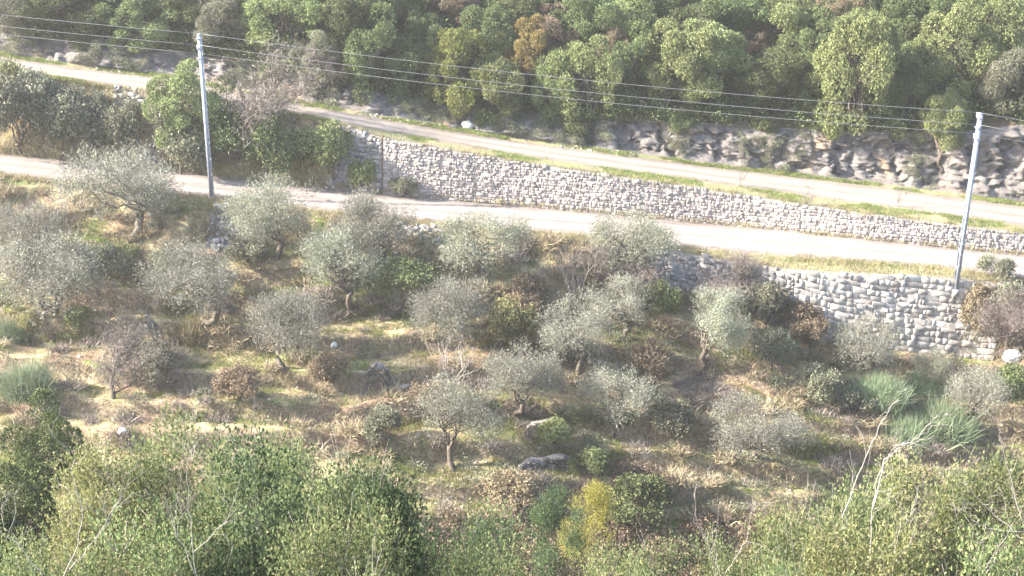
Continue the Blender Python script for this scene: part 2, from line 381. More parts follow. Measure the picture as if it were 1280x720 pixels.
def sheet(name, G, mat, kind='structure', smooth_=True, across=False):
    ny, nx = G.shape[:2]
    i = np.arange(ny - 1)[:, None] * nx; j = np.arange(nx - 1)[None, :]
    Q = np.stack([i + j, i + j + 1, i + nx + j + 1, i + nx + j], -1).reshape(-1, 4)
    o = link(name, mesh_np(name, G.reshape(-1, 3), Q, smooth_), mat, None, kind)
    if across:
        at_ = o.data.attributes.new('across', 'FLOAT', 'POINT')
        at_.data.foreach_set('value', np.repeat(np.linspace(0, 1, ny), nx).astype(np.float32))
    BV.append((G.reshape(-1, 3), Q)); return o
BV = []
P = {k: pts(k) for k in lines}
# far side of the valley floor and the slope under the camera
vb = P['V'].copy(); vb[:, 1] = P['V'][:, 1] - 6; vb[:, 2] = P['V'][:, 2] - 3.0
ns0 = vb.copy(); ns0[:, 1] = 3; ns0[:, 2] = CAMZ - 8
nsb = ns0.copy(); nsb[:, 1] = -60; nsb[:, 2] = CAMZ + 6
gv = np.concatenate([band(nsb, ns0, 8)[:-1], band(ns0, vb, 60)[:-1], band(vb, P['V'], 24)])
gv[:, :, 2] += fbm(gv[:, :, 0] * 0.3, gv[:, :, 1] * 0.3, 3) * 1.0 * np.clip((P['V'][None, :, 1] - gv[:, :, 1]) / 4, 0, 1)
sheet('valley_ground', gv, M_valley)
# terraces
gt = band(P['V'], P['G'], 130)
s = np.linspace(0, 1, 131)[:, None]
X, Y = gt[:, :, 0], gt[:, :, 1]
NT = 7
q = s * NT + fbm(X * 0.06, Y * 0.12, 11) * 2.0 + fbm(X * 0.5, Y * 0.4, 13) * 0.35
qi = np.floor(q); f = q - qi
rise = np.clip((f - 0.78) / 0.13, 0, 1); rise = rise * rise * (3 - 2 * rise)
st = (qi + f * 0.12 + rise * 0.88)
edge = np.minimum(1, np.minimum(s, 1 - s) * 9)
dz = (st - q) / NT * (P['G'][None, :, 2] - P['V'][None, :, 2]) * 1.6 * edge * (0.5 + 1.0 * vn(X * 0.15, Y * 0.2, 5))
gt[:, :, 2] += dz + fbm(X * 0.6, Y * 0.8, 21) * 0.45 * edge + fbm(X * 3, Y * 3, 23, 3) * 0.10 * edge
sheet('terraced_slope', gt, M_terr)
# bank between terraces and road edge
gb = band(P['G'], P['F'], 16)
sb = np.linspace(0, 1, 17)[:, None]; e = np.minimum(1, np.minimum(sb, 1 - sb) * 6)
n = fbm(gb[:, :, 0] * 0.8, gb[:, :, 2] * 0.8, 31) * 1.0 * e
wmask = 1 - np.clip(np.minimum(gb[:, :, 0] - 7.5, 26 - gb[:, :, 0]) / 1.5, 0, 1)
gb[:, :, 1] -= n * wmask; gb[:, :, 2] += n * 0.35 * wmask
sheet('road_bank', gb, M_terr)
ge = band(P['F'], P['E'], 4); ge[1:-1, :, 2] += fbm(ge[1:-1, :, 0], ge[1:-1, :, 1] * 2, 33) * 0.12
sheet('verge', ge, M_verge)
def wob(l, amp, sd):
    l = l.copy(); l[:, 1] += fbm(l[:, 0] * 0.7, l[:, 0] * 0, sd) * amp; return l
gr = band(P['E'], P['D'], 10); gr[:, :, 2] += fbm(gr[:, :, 0] * 0.6, gr[:, :, 1] * 0.6, 35) * 0.04
sheet('lower_road', gr, M_road1, across=True)
gd = band(P['D'], P['C'], 20)
sb = np.linspace(0, 1, 21)[:, None]; e = np.minimum(1, np.minimum(sb, 1 - sb) * 6)
n = fbm(gd[:, :, 0] * 0.8, gd[:, :, 2] * 0.8, 37) * 1.1 * e
xw = ray_y(478, 200, 73)[0]
n *= np.clip((xw - 0.3 - gd[:, :, 0]) / 1.0, 0, 1)
gd[:, :, 1] -= n; gd[:, :, 2] += n * 0.3
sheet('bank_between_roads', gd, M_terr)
gc = band(P['C'], P['B'], 5); gc[1:-1, :, 2] += fbm(gc[1:-1, :, 0], gc[1:-1, :, 1] * 2, 39) * 0.25 + 0.04
sheet('grass_verge', gc, M_verge)
gu = band(P['B'], P['A'], 8); gu[:, :, 2] += fbm(gu[:, :, 0] * 0.6, gu[:, :, 1] * 0.6, 41) * 0.06
sheet('upper_road', gu, M_road2, across=True)
gk = band(P['A'], P['K'], 4); gk[1:-1, :, 2] += fbm(gk[1:-1, :, 0], gk[1:-1, :, 1] * 2, 43) * 0.3
sheet('cliff_foot_verge', gk, M_verge)
# cliff, dense and blocky
gl = band(P['K'], P['L'], 60)
sb = np.linspace(0, 1, 61)[:, None]; e = np.minimum(1, np.minimum(sb, 1 - sb) * 9)
X, Z = gl[:, :, 0], gl[:, :, 2]
v1, b1 = vor(X * 0.75 + fbm(X * 0.7, Z * 0.7, 3) * 1.2, Z * 0.42 + X * 0.15 + fbm(X * 0.7, Z * 0.7, 7), 2)
v2, b2 = vor(X * 2.1 + fbm(X * 2, Z * 2, 3) * .8, Z * 1.6 + X * 0.5, 8)
dsp = (v1 - 0.5) * 0.6 + (v2 - 0.5) * 0.35 + fbm(X * 0.25, Z * 0.3, 51) * 2.2 + fbm(X * 4, Z * 5, 53) * 0.7 + (0.5 - np.abs(fbm(X * 1.5 + Z * 0.8, Z * 2.2, 55)) * 3) * 0.3 - 0.35 * np.exp(-b1 * 9) - 0.18 * np.exp(-b2 * 9)
gl[:, :, 1] -= dsp * e; gl[:, :, 2] += (v1 - 0.5) * 0.5 * e
gl[:, :, 0] += (v2 - 0.5) * 0.15 * e
sheet('cliff', gl, M_rock, smooth_=False)
h1 = P['L'].copy(); h1[:, 1] += 32; h1[:, 2] += 23
h2_ = h1.copy(); h2_[:, 1] += 190; h2_[:, 2] += 70
gh = np.concatenate([band(P['L'], h1, 90)[:-1], band(h1, h2_, 30)])
e = np.clip(np.arange(gh.shape[0]) / 5, 0, 1)[:, None]
gh[:, :, 2] += fbm(gh[:, :, 0] * 0.25, gh[:, :, 1] * 0.25, 61) * 2.0 * e
sheet('forest_hillside', gh, M_forest)

_V = []; _F = []; _n = 0
for (v, qd) in BV:
    _V.append(v); _F.append(qd + _n); _n += len(v)
bvh = BVHTree.FromPolygons(np.vstack(_V).tolist(), np.vstack(_F).tolist())
def at(px, py):
    d = raydir(px, py)
    h = bvh.ray_cast(Vector(CAMP), Vector(d))[0]
    return np.array(h) if h is not None else ray_y(px, py, 80)
def gz(x, y):
    h = bvh.ray_cast(Vector((x, y, 200)), Vector((0, 0, -1)))[0]
    return h.z if h is not None else 0.0

# ------------------------------------------------------------------ stone walls
def stones(mb, foot, top, u0, u1, ch, sl, rng, proud=0.13, pill=0.05, jit=0.03, drop=0.0, ragged=0.0):
    """foot(u), top(u): points along the wall; stones in courses of height ch, length sl"""
    L = np.linalg.norm(foot(u1) - foot(u0))
    Hmax = max(np.linalg.norm(top(u0 + (u1 - u0) * k / 8) - foot(u0 + (u1 - u0) * k / 8)) for k in range(9))
    v = -0.1; c = 0
    while v < Hmax:
        h = ch * rng.uniform(0.75, 1.3); a = -rng.uniform(0, sl)
        while a < L:
            l = sl * rng.choice((0.45, 0.7, 0.9, 1.1, 1.4, 1.9)) * rng.uniform(0.85, 1.15); vv = v + rng.uniform(-1, 1) * jit
            hh = h * rng.uniform(0.85, 1.05)
            t0 = max(0, a / L); t1 = min(1, (a + l) / L)
            if t1 - t0 > 0.05 / L:
                um = u0 + (u1 - u0) * (t0 + t1) / 2; H = np.linalg.norm(top(um) - foot(um))
                if vv + hh * 0.6 < H + ragged * rng.uniform(-1, 1) and rng.random() >= drop:
                    def PT(t, w):
                        u = u0 + (u1 - u0) * t; fo = foot(u); to = top(u); d = to - fo
                        d = d / np.linalg.norm(d); return fo + d * w
                    gap = 0.006
                    C = np.array([PT(t0, vv), PT(t1, vv), PT(t1, vv + hh), PT(t0, vv + hh)])
                    al = C[1] - C[0]; la = np.linalg.norm(al); al /= la; up = C[3] - C[0]; up /= np.linalg.norm(up)
                    nn = np.cross(al, up); nn /= np.linalg.norm(nn)
                    m = C.mean(0); pr = proud + rng.uniform(-0.03, 0.04)
                    J = lambda s_: (rng.uniform(-1, 1) * al + rng.uniform(-1, 1) * up) * s_
                    cc = [C[i] + (m - C[i]) / np.linalg.norm(m - C[i]) * gap * 2 + J(jit) for i in range(4)]
                    ring = [p + nn * (pr - pill) for p in cc]
                    inn = [p + (m - p) * rng.uniform(0.02, 0.09) + nn * (pr + rng.uniform(-1.3, 0.5) * pill) for p in cc]
                    back = [p - nn * 0.12 for p in cc]
                    mb.add(back + ring + inn, [[0, 1, 5, 4], [1, 2, 6, 5], [2, 3, 7, 6], [3, 0, 4, 7],
                                               [4, 5, 9, 8], [5, 6, 10, 9], [6, 7, 11, 10], [7, 4, 8, 11], [8, 9, 10, 11]])
            a += l
        v += h
def strip(name, foot, top, u0, u1, n, off, mat, parent):
    us = np.linspace(u0, u1, n); V = []
    for u in us:
        f = foot(u); t = top(u)
        V += [f + [0, -off, -0.15], t + [0, -off, -0.02], t + [0, 0.35, -0.02]]
    Q = []
    for i in range(n - 1):
        a = i * 3; Q += [[a, a + 3, a + 4, a + 1], [a + 1, a + 4, a + 5, a + 2]]
    return link(name, mesh_np(name, V, np.array(Q)), mat, parent)
def fline(k, dy=0, dz=0):
    def f(x):
        y, z = LNS[k](x); return np.array([x, float(y) + dy, float(z) + dz])
    return f
rng = random.Random(5)
def wall_thing(name, label, k0, k1, x0, x1, ch, sl, mat, dz=0.08, part='stonework', group=None, core=0.05, **kw):
    root = empty(name, fline(k0)((x0 + x1) / 2)); loc = np.array(root.location)
    fo = lambda u: fline(k0)(u) - loc; to = lambda u: fline(k1, 0, dz)(u) - loc
    mb = MB()
    seg = max(1, int((x1 - x0) / 4))
    for i in range(seg):
        stones(mb, fo, to, x0 + (x1 - x0) * i / seg, x0 + (x1 - x0) * (i + 1) / seg, ch, sl, rng, **kw)
    link(part, mb.me(part), mat, root)
    strip('wall_core', fo, to, x0, x1, seg * 6, core, M_core, root)
    tag(root, label, 'stone wall', group)
    return root
XW1 = LNS['D'](0) and 0
def xof(px, py, y=73): return ray_y(px, py, y)[0]
wall_thing('retaining_wall', 'long pinkish rubble retaining wall between the two roads', 'D', 'C', xof(478, 210), 62, 0.17, 0.20, M_stoneU, jit=0.016, pill=0.02, proud=0.10, core=0.075)
wall_thing('retaining_wall', 'old dark tumbled dry stone wall left of the long rubble wall', 'D', 'C', xof(405, 190), xof(476, 210), 0.24, 0.3, M_stoneD, jit=0.07, pill=0.09, drop=0.06, ragged=0.15)
wall_thing('retaining_wall', 'tall pale block retaining wall under the lower road at the right pole', 'G', 'F', xof(984, 370, 66), xof(1232, 400, 66), 0.29, 0.40, M_stoneL, jit=0.026, pill=0.02, proud=0.11, part='blocks', core=0.078)
wall_thing('retaining_wall', 'shaded grey dry stone wall right of the olive touching the lower road', 'G', 'F', xof(800, 330, 67), xof(985, 360, 66), 0.24, 0.32, M_stoneD, jit=0.06, pill=0.07, drop=0.03, ragged=0.1)
wall_thing('retaining_wall', 'short dark stone embankment below the left power pole', 'G', 'F', xof(262, 280, 68), xof(330, 290, 68), 0.22, 0.28, M_stoneD, jit=0.09, pill=0.09, drop=0.25, ragged=0.3)
wall_thing('retaining_wall', 'grey tumbled stone heap wall between two olives below the lower road', 'G', 'F', xof(495, 300, 68), xof(565, 310, 68), 0.22, 0.28, M_stoneD, jit=0.09, pill=0.09, drop=0.15, ragged=0.3)
wall_thing('retaining_wall', 'crumbling stone wall under upper road left of the bright green tree', 'D', 'C', xof(120, 170), xof(200, 170), 0.24, 0.3, M_stoneD, jit=0.09, pill=0.09, drop=0.1, ragged=0.25)
def terr_wall(label, pa, pb, h, name='terrace_wall'):
    a = at(*pa); b = at(*pb)
    c = (a + b) / 2; root = empty(name, c)
    def fo(u):
        p = a + (b - a) * u; y = p[1] - 0.25 + 0.25 * math.sin(u * 5); return np.array([p[0], y, gz(p[0], y) - 0.15]) - c
    def to(u): return fo(u) + np.array([0, 0.18, h * (0.75 + 0.4 * math.sin(u * 7 + 1) ** 2) * min(1, 4 * min(u, 1 - u) + 0.3)])
    mb = MB(); n = max(2, int((b[0] - a[0]) / 1.2))
    for i in range(n): stones(mb, fo, to, i / n, (i + 1) / n, 0.16, 0.26, rng, jit=0.05, pill=0.06, drop=0.05, ragged=0.1, proud=0.16)
    link('stonework', mb.me('stonework'), M_slate, root)
    strip('wall_core', fo, to, 0, 1, n * 4, 0.04, M_core, root)
    tag(root, label, 'stone wall', 'dry stone terrace walls')
terr_wall('dark dry stone terrace wall under the bright green grass strip', (645, 590), (745, 578), 0.7)
terr_wall('grey dry stone terrace wall below the round olive left of centre', (160, 402), (222, 404), 0.7)
terr_wall('dry stone terrace wall in shade below the middle olives', (655, 542), (715, 534), 0.55)
terr_wall('dark broken dry stone wall left of the bare pale shrub', (452, 470), (520, 474), 0.7)

# ------------------------------------------------------------------ foliage generators
def rnd_dirs(rs, n):
    v = rs.normal(size=(n, 3)); return v / np.linalg.norm(v, axis=1)[:, None]
def leaves(rs, pos, axis, l, w, fold=0.25):
    """one folded rhombus per leaf"""
    n = len(pos)
    axis = axis / (np.linalg.norm(axis, axis=1)[:, None] + 1e-9)
    side = np.cross(axis, rnd_dirs(rs, n)); side /= np.linalg.norm(side, axis=1)[:, None] + 1e-9
    nor = np.cross(axis, side)
    l = l * rs.uniform(0.65, 1.3, n)[:, None]; w = w * rs.uniform(0.7, 1.25, n)[:, None]
    a = pos; b = pos + axis * l * 0.45 + side * w * 0.5 + nor * w * fold
    c = pos + axis * l; d = pos + axis * l * 0.45 - side * w * 0.5 + nor * w * fold
    V = np.stack([a, b, c, d], 1).reshape(-1, 3)
    Q = np.arange(n * 4).reshape(-1, 4)
    return V, Q
def lobes_crown(rs, n_lobes, rx, rz, lobe_r, flat=0.15, bottom=-0.55):
    """lobe centres spread over an ellipsoid shell, some inside; crown centre at origin"""
    C = []; Rr = []
    for i in range(n_lobes):
        for _ in range(30):
            d = rnd_dirs(rs, 1)[0]
            if d[2] > bottom: break
        k = rs.uniform(0.45, 1.0) ** 0.5
        C.append(d * k * np.array([rx - lobe_r * 0.8, rx - lobe_r * 0.8, rz - lobe_r * 0.8])); Rr.append(lobe_r * rs.uniform(0.65, 1.25))
    return np.array(C), np.array(Rr)
def crown_leaves(rs, C, Rr, n_sprigs, sl, per, ll, lw, up=0.4, outw=1.0, rand=0.5, fold=0.25, inner=0.55, along=0.8):
    n = n_sprigs
    w = Rr ** 2; idx = rs.choice(len(C), n, p=w / w.sum())
    d = rnd_dirs(rs, n)
    cen = C.mean(0); oc = C[idx] - cen; oc /= np.linalg.norm(oc, axis=1)[:, None] + 1e-6
    d = d + oc * 0.55; d[:, 2] += 0.15; d /= np.linalg.norm(d, axis=1)[:, None]
    rr = Rr[idx] * rs.uniform(inner, 1.0, n)
    p0 = C[idx] + d * rr[:, None] * np.array([1, 1, 0.85])
    ax = d * outw + np.array([0, 0, up]) + rnd_dirs(rs, n) * rand
    ax /= np.linalg.norm(ax, axis=1)[:, None]
    t = rs.uniform(0, 1, (n, per)) * sl
    pos = p0[:, None, :] + ax[:, None, :] * t[:, :, None]
    la = ax[:, None, :] * along + rs.normal(size=(n, per, 3)) * 0.65
    return leaves(rs, pos.reshape(-1, 3) + rs.normal(size=(n * per, 3)) * ll * 0.25, la.reshape(-1, 3), ll, lw, fold)
def branch_path(rs, a, b, n=6, wob=0.12, sag=0.0):
    a = np.asarray(a, float); b = np.asarray(b, float)
    t = np.linspace(0, 1, n)[:, None]; L = np.linalg.norm(b - a)
    p = a + (b - a) * t
    p[1:-1] += rs.normal(size=(n - 2, 3)) * wob * L * 0.35
    p[:, 2] += np.sin(t[:, 0] * math.pi) * sag * L
    return p
def trunk_mesh(rs, C, H, r0, lean=0.3, fork=0.35, n_limbs=6, smooth=True):
    """tapered trunk from the origin, forking into limbs that run to lobe centres (C already lifted)"""
    mb = MB()
    fk = np.array([rs.normal() * lean * 0.4, rs.normal() * lean * 0.4, H * fork])
    mb.tube(branch_path(rs, (0, 0, -0.5), fk, 7, 0.15), np.linspace(r0 * 1.35, r0 * 0.85, 7), 8)
    order = rs.permutation(len(C))[:n_limbs]
    mids = []
    for i in order:
        e = C[i]; st_ = fk * rs.uniform(0.8, 1.0)
        p = branch_path(rs, st_, e, 7, 0.22, 0.08)
        mb.tube(p, np.linspace(r0 * rs.uniform(0.45, 0.7), r0 * 0.12, 7), 6); mids.append(p)
    for i in range(len(C)):
        if i in order: continue
        p = mids[rs.integers(len(mids))]; s_ = p[rs.integers(2, 5)]
        mb.tube(branch_path(rs, s_, C[i], 5, 0.2), np.linspace(r0 * 0.25, r0 * 0.06, 5), 4)
    return mb.me('trunk', True)

PROT = {}
def proto(kind, seed):
    """returns dict(meshes=[(part, mesh, mat)], w=crown width, top=height, cz=crown centre height)"""
    key = (kind, seed)
    if key in PROT: return PROT[key]
    rs = np.random.default_rng(seed * 97 + sum(ord(c) for c in kind) * 131)
    parts = []
    if kind in ('olive', 'oliveg', 'olivethin'):
        H = 4.0; cz = 2.35; rx, rz = 2.1, 1.55
        C, Rr = lobes_crown(rs, 22, rx, rz, 0.55, bottom=-0.7)
        k = rs.uniform(0.65, 1.3, len(C)); C *= k[:, None]; Rr *= rs.uniform(0.6, 1.35, len(C))
        C += np.array([rs.normal() * 0.3, rs.normal() * 0.3, 0]); C[:, 2] = np.maximum(C[:, 2], -1.35) + cz
        n = 2500 if kind != 'olivethin' else 1700
        V, Q = crown_leaves(rs, C, Rr, n, 0.75, 9, 0.10, 0.028, up=0.7, rand=0.65, inner=0.15)
        parts.append(('trunk', trunk_mesh(rs, C, H, 0.15, 0.7, 0.27, 5), M_bark))
        parts.append(('crown', mesh_np('crown', V, Q), M_olive if kind != 'oliveg' else M_oliveg))
        info = dict(w=2 * rx + 0.2, top=cz + rz + 0.2, cz=cz, h=2 * rz + 0.3)
    elif kind in ('oak', 'oakl', 'gold', 'yg', 'brown', 'greyt'):
        rx, rz, cz = 2.3, 2.2, 3.0
        C, Rr = lobes_crown(rs, 46, rx, rz, 0.60, bottom=-0.9)
        Rr *= rs.uniform(0.55, 1.25, len(Rr)); C *= rs.uniform(0.65, 1.32, len(C))[:, None]; C[:, :2] += rs.normal(size=2) * 0.3
        C[:, 2] += cz
        V, Q = crown_leaves(rs, C, Rr, 7000, 0.16, 9, 0.075, 0.05, up=0.2, rand=0.6, along=0.15, inner=0.78, fold=0.15)
        mt = {'oak': M_oak, 'oakl': M_oakl, 'gold': M_gold, 'yg': M_yg, 'brown': M_brown, 'greyt': M_grey}[kind]
        parts.append(('trunk', trunk_mesh(rs, C, 5.2, 0.17, 0.5, 0.3, 6), M_bark))
        parts.append(('crown', mesh_np('crown', V, Q), mt))
        info = dict(w=2 * rx + 0.1, top=cz + rz, cz=cz, h=2 * rz)
    elif kind in ('bush', 'bushd', 'bushy', 'bushg', 'bushb'):
        rx, rz, cz = 1.0, 0.85, 0.75
        C, Rr = lobes_crown(rs, 12, rx, rz, 0.42, bottom=-0.3)
        C[:, 2] += cz
        V, Q = crown_leaves(rs, C, Rr, 1300, 0.22, 7, 0.075, 0.045, up=0.4, rand=0.6, along=0.2, inner=0.3)
        mt = {'bush': M_oakl, 'bushd': M_oak, 'bushy': M_ygb, 'bushg': M_grey, 'bushb': M_brown}[kind]
        parts.append(('stems', trunk_mesh(rs, C, 1.5, 0.04, 0.3, 0.15, 7), M_bark))
        parts.append(('foliage', mesh_np('foliage', V, Q), mt))
        info = dict(w=2 * rx + 0.2, top=cz + rz + 0.1, cz=cz, h=2 * rz)
    elif kind in ('fg', 'fgy', 'fgd', 'fgg'):
        rx, rz, cz = 1.5, 1.7, 2.6
        C, Rr = lobes_crown(rs, 18, rx, rz, 0.45, bottom=-0.85)
        Rr *= rs.uniform(0.6, 1.3, len(Rr)); C *= rs.uniform(0.8, 1.25, len(C))[:, None]
        C[:, 2] += cz
        C *= np.array([1, 1, 1.0]); V, Q = crown_leaves(rs, C, Rr, 1900, 0.6, 9, 0.062, 0.034, up=0.9, rand=0.55, inner=0.15)
        mt = {'fg': M_fg, 'fgy': M_fgy, 'fgd': M_fgd, 'fgg': M_fgg}[kind]
        parts.append(('trunk', trunk_mesh(rs, C, 4.4, 0.055, 0.5, 0.15, 8), M_bark))
        mb = MB()
        for i in range(110):
            c = C[rs.integers(len(C))]; d = rnd_dirs(rs, 1)[0] * 0.5 + np.array([0, 0, 1.0]) * rs.uniform(0.2, 1)
            d += (c - C.mean(0)) * 0.25
            mb.tube(branch_path(rs, c, c + d * rs.uniform(0.5, 1.0), 5, 0.12), np.linspace(0.006, 0.002, 5), 3)
        parts.append(('twigs', mb.me('twigs'), M_pale))
        parts.append(('crown', mesh_np('crown', V, Q), mt))
        info = dict(w=2 * rx, top=cz + rz + 0.35, cz=cz, h=2 * rz)
    elif kind in ('broom', 'tuft', 'greentuft'):
        n = {'broom': 5200, 'tuft': 700, 'greentuft': 700}[kind]
        d = rnd_dirs(rs, n); d[:, 2] = np.abs(d[:, 2]) + (0.55 if kind == 'broom' else 0.9); d /= np.linalg.norm(d, axis=1)[:, None]
        base = rs.normal(size=(n, 3)) * (0.28 if kind == 'broom' else 0.14); base[:, 2] = -0.02
        L = rs.uniform(0.3, 0.95, n)[:, None]
        m1 = base + d * L * 0.5 + [0, 0, 0.05]; tp = base + d * L + rs.normal(size=(n, 3)) * 0.11 - np.array([0, 0, 0.06])
        sd = np.cross(d, rnd_dirs(rs, n)); sd /= np.linalg.norm(sd, axis=1)[:, None]; w = 0.012 if kind != 'broom' else 0.006
        V = np.stack([base - sd * w, base + sd * w, m1 + sd * w, m1 - sd * w, tp], 1).reshape(-1, 3)
        k = np.arange(n)[:, None] * 5
        parts.append(('stalks', mesh_np('stalks', V, [k + np.array([[0, 1, 2, 3]]), k + np.array([[3, 2, 4]])]),
                      {'broom': M_broom, 'tuft': M_dry, 'greentuft': M_green}[kind]))
        info = dict(w=1.6, top=0.95, cz=0.5, h=0.95)
    elif kind in ('bare', 'barep', 'pale', 'scrub', 'greyscrub', 'sapling'):
        # recursive bare branching
        mb = MB()
        big = kind in ('bare', 'barep', 'pale', 'sapling')
        H = 3.2 if big else 1.0
        def grow(p, d, L, r, lv):
            n = 4; path = [p]; q_ = p.copy(); dd = d.copy()
            for i in range(n):
                dd = dd + rs.normal(size=3) * 0.16; dd[2] += 0.05; dd /= np.linalg.norm(dd); q_ = q_ + dd * L / n; path.append(q_.copy())
            mb.tube(path, np.linspace(r, r * 0.55, n + 1), 5 if lv > 2 else 3, cap=False)
            if lv == 0: return
            for i in range(rs.integers(3, 6) if lv > 1 else rs.integers(3, 6)):
                k = rs.integers(1, n + 1); nd = dd * 0.7 + rs.normal(size=3) * (0.55 if kind != 'pale' else 0.35); nd[2] += 0.15; nd /= np.linalg.norm(nd)
                grow(path[k], nd, L * rs.uniform(0.5, 0.8), r * 0.55, lv - 1)
        stems = 1 if kind in ('bare', 'barep') else {'pale': 7, 'sapling': 3}.get(kind, 9)
        lv = {'bare': 4, 'barep': 4, 'pale': 2, 'sapling': 2, 'scrub': 2, 'greyscrub': 2}[kind]
        for i in range(stems):
            a = rs.uniform(0, 6.28); tl = 0.15 if stems == 1 else rs.uniform(0.15, 0.75 if not big else 0.5)
            d = np.array([math.cos(a) * tl, math.sin(a) * tl, 1.0]); d /= np.linalg.norm(d)
            grow(np.array([math.cos(a) * 0.08, math.sin(a) * 0.08, -0.1]), d, H * (0.40 if stems == 1 else 0.5), {'bare': 0.075, 'barep': 0.06, 'pale': 0.028, 'sapling': 0.03}.get(kind, 0.014), lv)
        V = np.vstack(mb.V)
        nm = 'branches'
        parts.append((nm, mb.me(nm), {'bare': M_bark, 'barep': M_bark, 'pale': M_pale, 'sapling': M_greybark, 'scrub': M_twig, 'greyscrub': M_twigp}[kind]))
        if kind in ('bare', 'barep', 'scrub', 'greyscrub'):
            k = rs.choice(len(V), 16000 if big else 900)
            pos = V[k] + rs.normal(size=(len(k), 3)) * 0.04 * H
            v, q2 = leaves(rs, pos, rnd_dirs(rs, len(k)) + [0, 0, 0.6], 0.11 if big else 0.10, 0.006 if big else 0.012, 0.1)
            parts.append(('twiglets', mesh_np('twiglets', v, q2), {'scrub': M_twig, 'greyscrub': M_twigp}.get(kind, M_twigb)))
        info = dict(w=float(np.ptp(V[:, 0])) * 0.85, top=float(V[:, 2].max()), cz=float(V[:, 2].max()) * 0.6, h=float(V[:, 2].max()) * 0.85)
    info['parts'] = parts
    PROT[key] = info
    return info
_seq = [0]
def plant(name, label, cat, kind, seed, loc, sx, sz, rz=None, group=None):
    pr = proto(kind, seed)
    _seq[0] += 1
    root = empty(name, tuple(float(v) for v in loc))
    root.rotation_euler = (0, 0, rz if rz is not None else (_seq[0] * 2.39996) % 6.283)
    root.scale = (sx, sx, sz)
    for (pn, me, mat) in pr['parts']: link(pn, me, mat, root)
    tag(root, label, cat, group)
    return root
def stand(name, label, cat, kind, seed, bx, by, w, top, group=None, sink=0.0, maxs=2.2, minr=0.55, maxr=1.6):
    """a plant whose foot is seen at photo point (bx, by), w photo pixels wide, its tip at row top"""
    p = at(bx, by); k = ppm(p); pr = proto(kind, seed)
    sx = w / k / pr['w']
    sz = (by - top) / (k * 0.92) / pr['top']; sz = min(max(sz, sx * minr), sx * maxr)
    p[2] -= sink * sz
    return plant(name, label, cat, kind, seed, p, sx, sz, None, group)

# ------------------------------------------------------------------ olives on the terraces
OG = 'olive trees on the terraces'
OL = [  # kind, seed, foot x, foot y, width, top, label
 ('olive', 1, 158, 305, 125, 198, 'grey-green olive leaning over the lower road near the left edge'),
 ('olive', 2, 36, 345, 92, 262, 'silvery olive at the left edge above the larger olive'),
 ('olive', 3, 62, 425, 138, 312, 'largest silvery olive, low at the left edge of the terraces'),
 ('olive', 4, 255, 402, 122, 317, 'wide flat-crowned silvery olive with leaning trunk, left of centre'),
 ('oliveg', 5, 348, 322, 104, 234, 'dense olive just right of the left power pole, over a stone bank'),
 ('olive', 6, 478, 345, 92, 256, 'rear olive of the joined pair under the lower road'),
 ('oliveg', 1, 436, 385, 96, 295, 'front olive of the joined pair, straight dark trunk on green grass'),
 ('oliveg', 2, 612, 352, 104, 265, 'rounded olive touching the lower road at its bend, centre'),
 ('oliveg', 3, 780, 350, 96, 264, 'dense olive against the lower road whose shadow falls on the wall'),
 ('olive', 4, 564, 438, 98, 348, 'olive on leaning trunk over dry grass, just left of centre'),
 ('olive', 5, 358, 462, 98, 378, 'grey round olive with twisted trunk, under the left power pole'),
 ('olivethin', 6, 722, 468, 90, 382, 'thin greyish olive in the middle of the brown scrub'),
 ('olivethin', 1, 776, 425, 88, 357, 'sparse small olive over red soil, right of centre'),
 ('oliveg', 2, 880, 455, 80, 365, 'round greenish olive below the shaded stone wall'),
 ('olive', 3, 645, 520, 86, 438, 'round silvery olive above the green grass strip'),
 ('olivethin', 4, 765, 545, 84, 460, 'feathery olive with several stems right of the green grass strip'),
 ('olivethin', 5, 567, 588, 92, 474, 'sparse olive with forked bare trunk, lowest at centre'),
 ('olivethin', 6, 1074, 468, 80, 395, 'small olive in front of the tall pale block wall'),
 ('olive', 2, 938, 575, 108, 498, 'wide grey olive low on the right terraces'),
 ('olivethin', 3, 1207, 535, 76, 455, 'pale thin olive near the lower right, above the yellow-green trees'),
 ('oliveg', 1, 1158, 478, 52, 438, 'small olive sapling under the right end of the pale block wall'),
]
for k, sd, bx, by, w, tp, lab in OL:
    stand('olive_tree', lab, 'olive tree', k, sd, bx, by, w * 1.1, tp - 4, OG, minr=0.6, maxr=1.3)

# bare and twiggy trees
BT = [
 ('barep', 1, 292, 182, 112, 60, 'grey-purple leafless tree on the bank between roads, right of the left pole'),
 ('barep', 2, 938, 410, 104, 322, 'greyish leafless tree before the gap between the two lower walls'),
 ('pale', 3, 722, 385, 62, 300, 'cluster of pale upright bare stems below the lower road'),
 ('barep', 4, 140, 505, 88, 428, 'grey leafless tree on the lower left terraces'),
 ('pale', 5, 560, 478, 100, 418, 'bare pale shrub with fanned stems above the lowest olive'),
 ('sapling', 6, 1122, 258, 22, 224, 'small leafless shrub on verge at the top of the long wall'),
 ('sapling', 7, 925, 232, 16, 196, 'thin leafless sapling on verge below the rock cliff'),
 ('sapling', 8, 1005, 262, 26, 226, 'tiny leafless sapling leaning over the long rubble wall'),
 ('barep', 9, 1262, 436, 66, 345, 'tangled leafless shrub right of the pale block wall'),
 ('barep', 10, 780, 375, 100, 335, 'low tangled leafless shrub under the dense road-side olive'),
 ('barep', 12, 400, 118, 50, 55, 'brown-grey leafless tree at the cliff cave'),
]
for k, sd, bx, by, w, tp, lab in BT:
    stand('bare_tree', lab, 'bare tree', k, sd, bx, by, w, tp, 'leafless trees and shrubs', maxr=2.0)

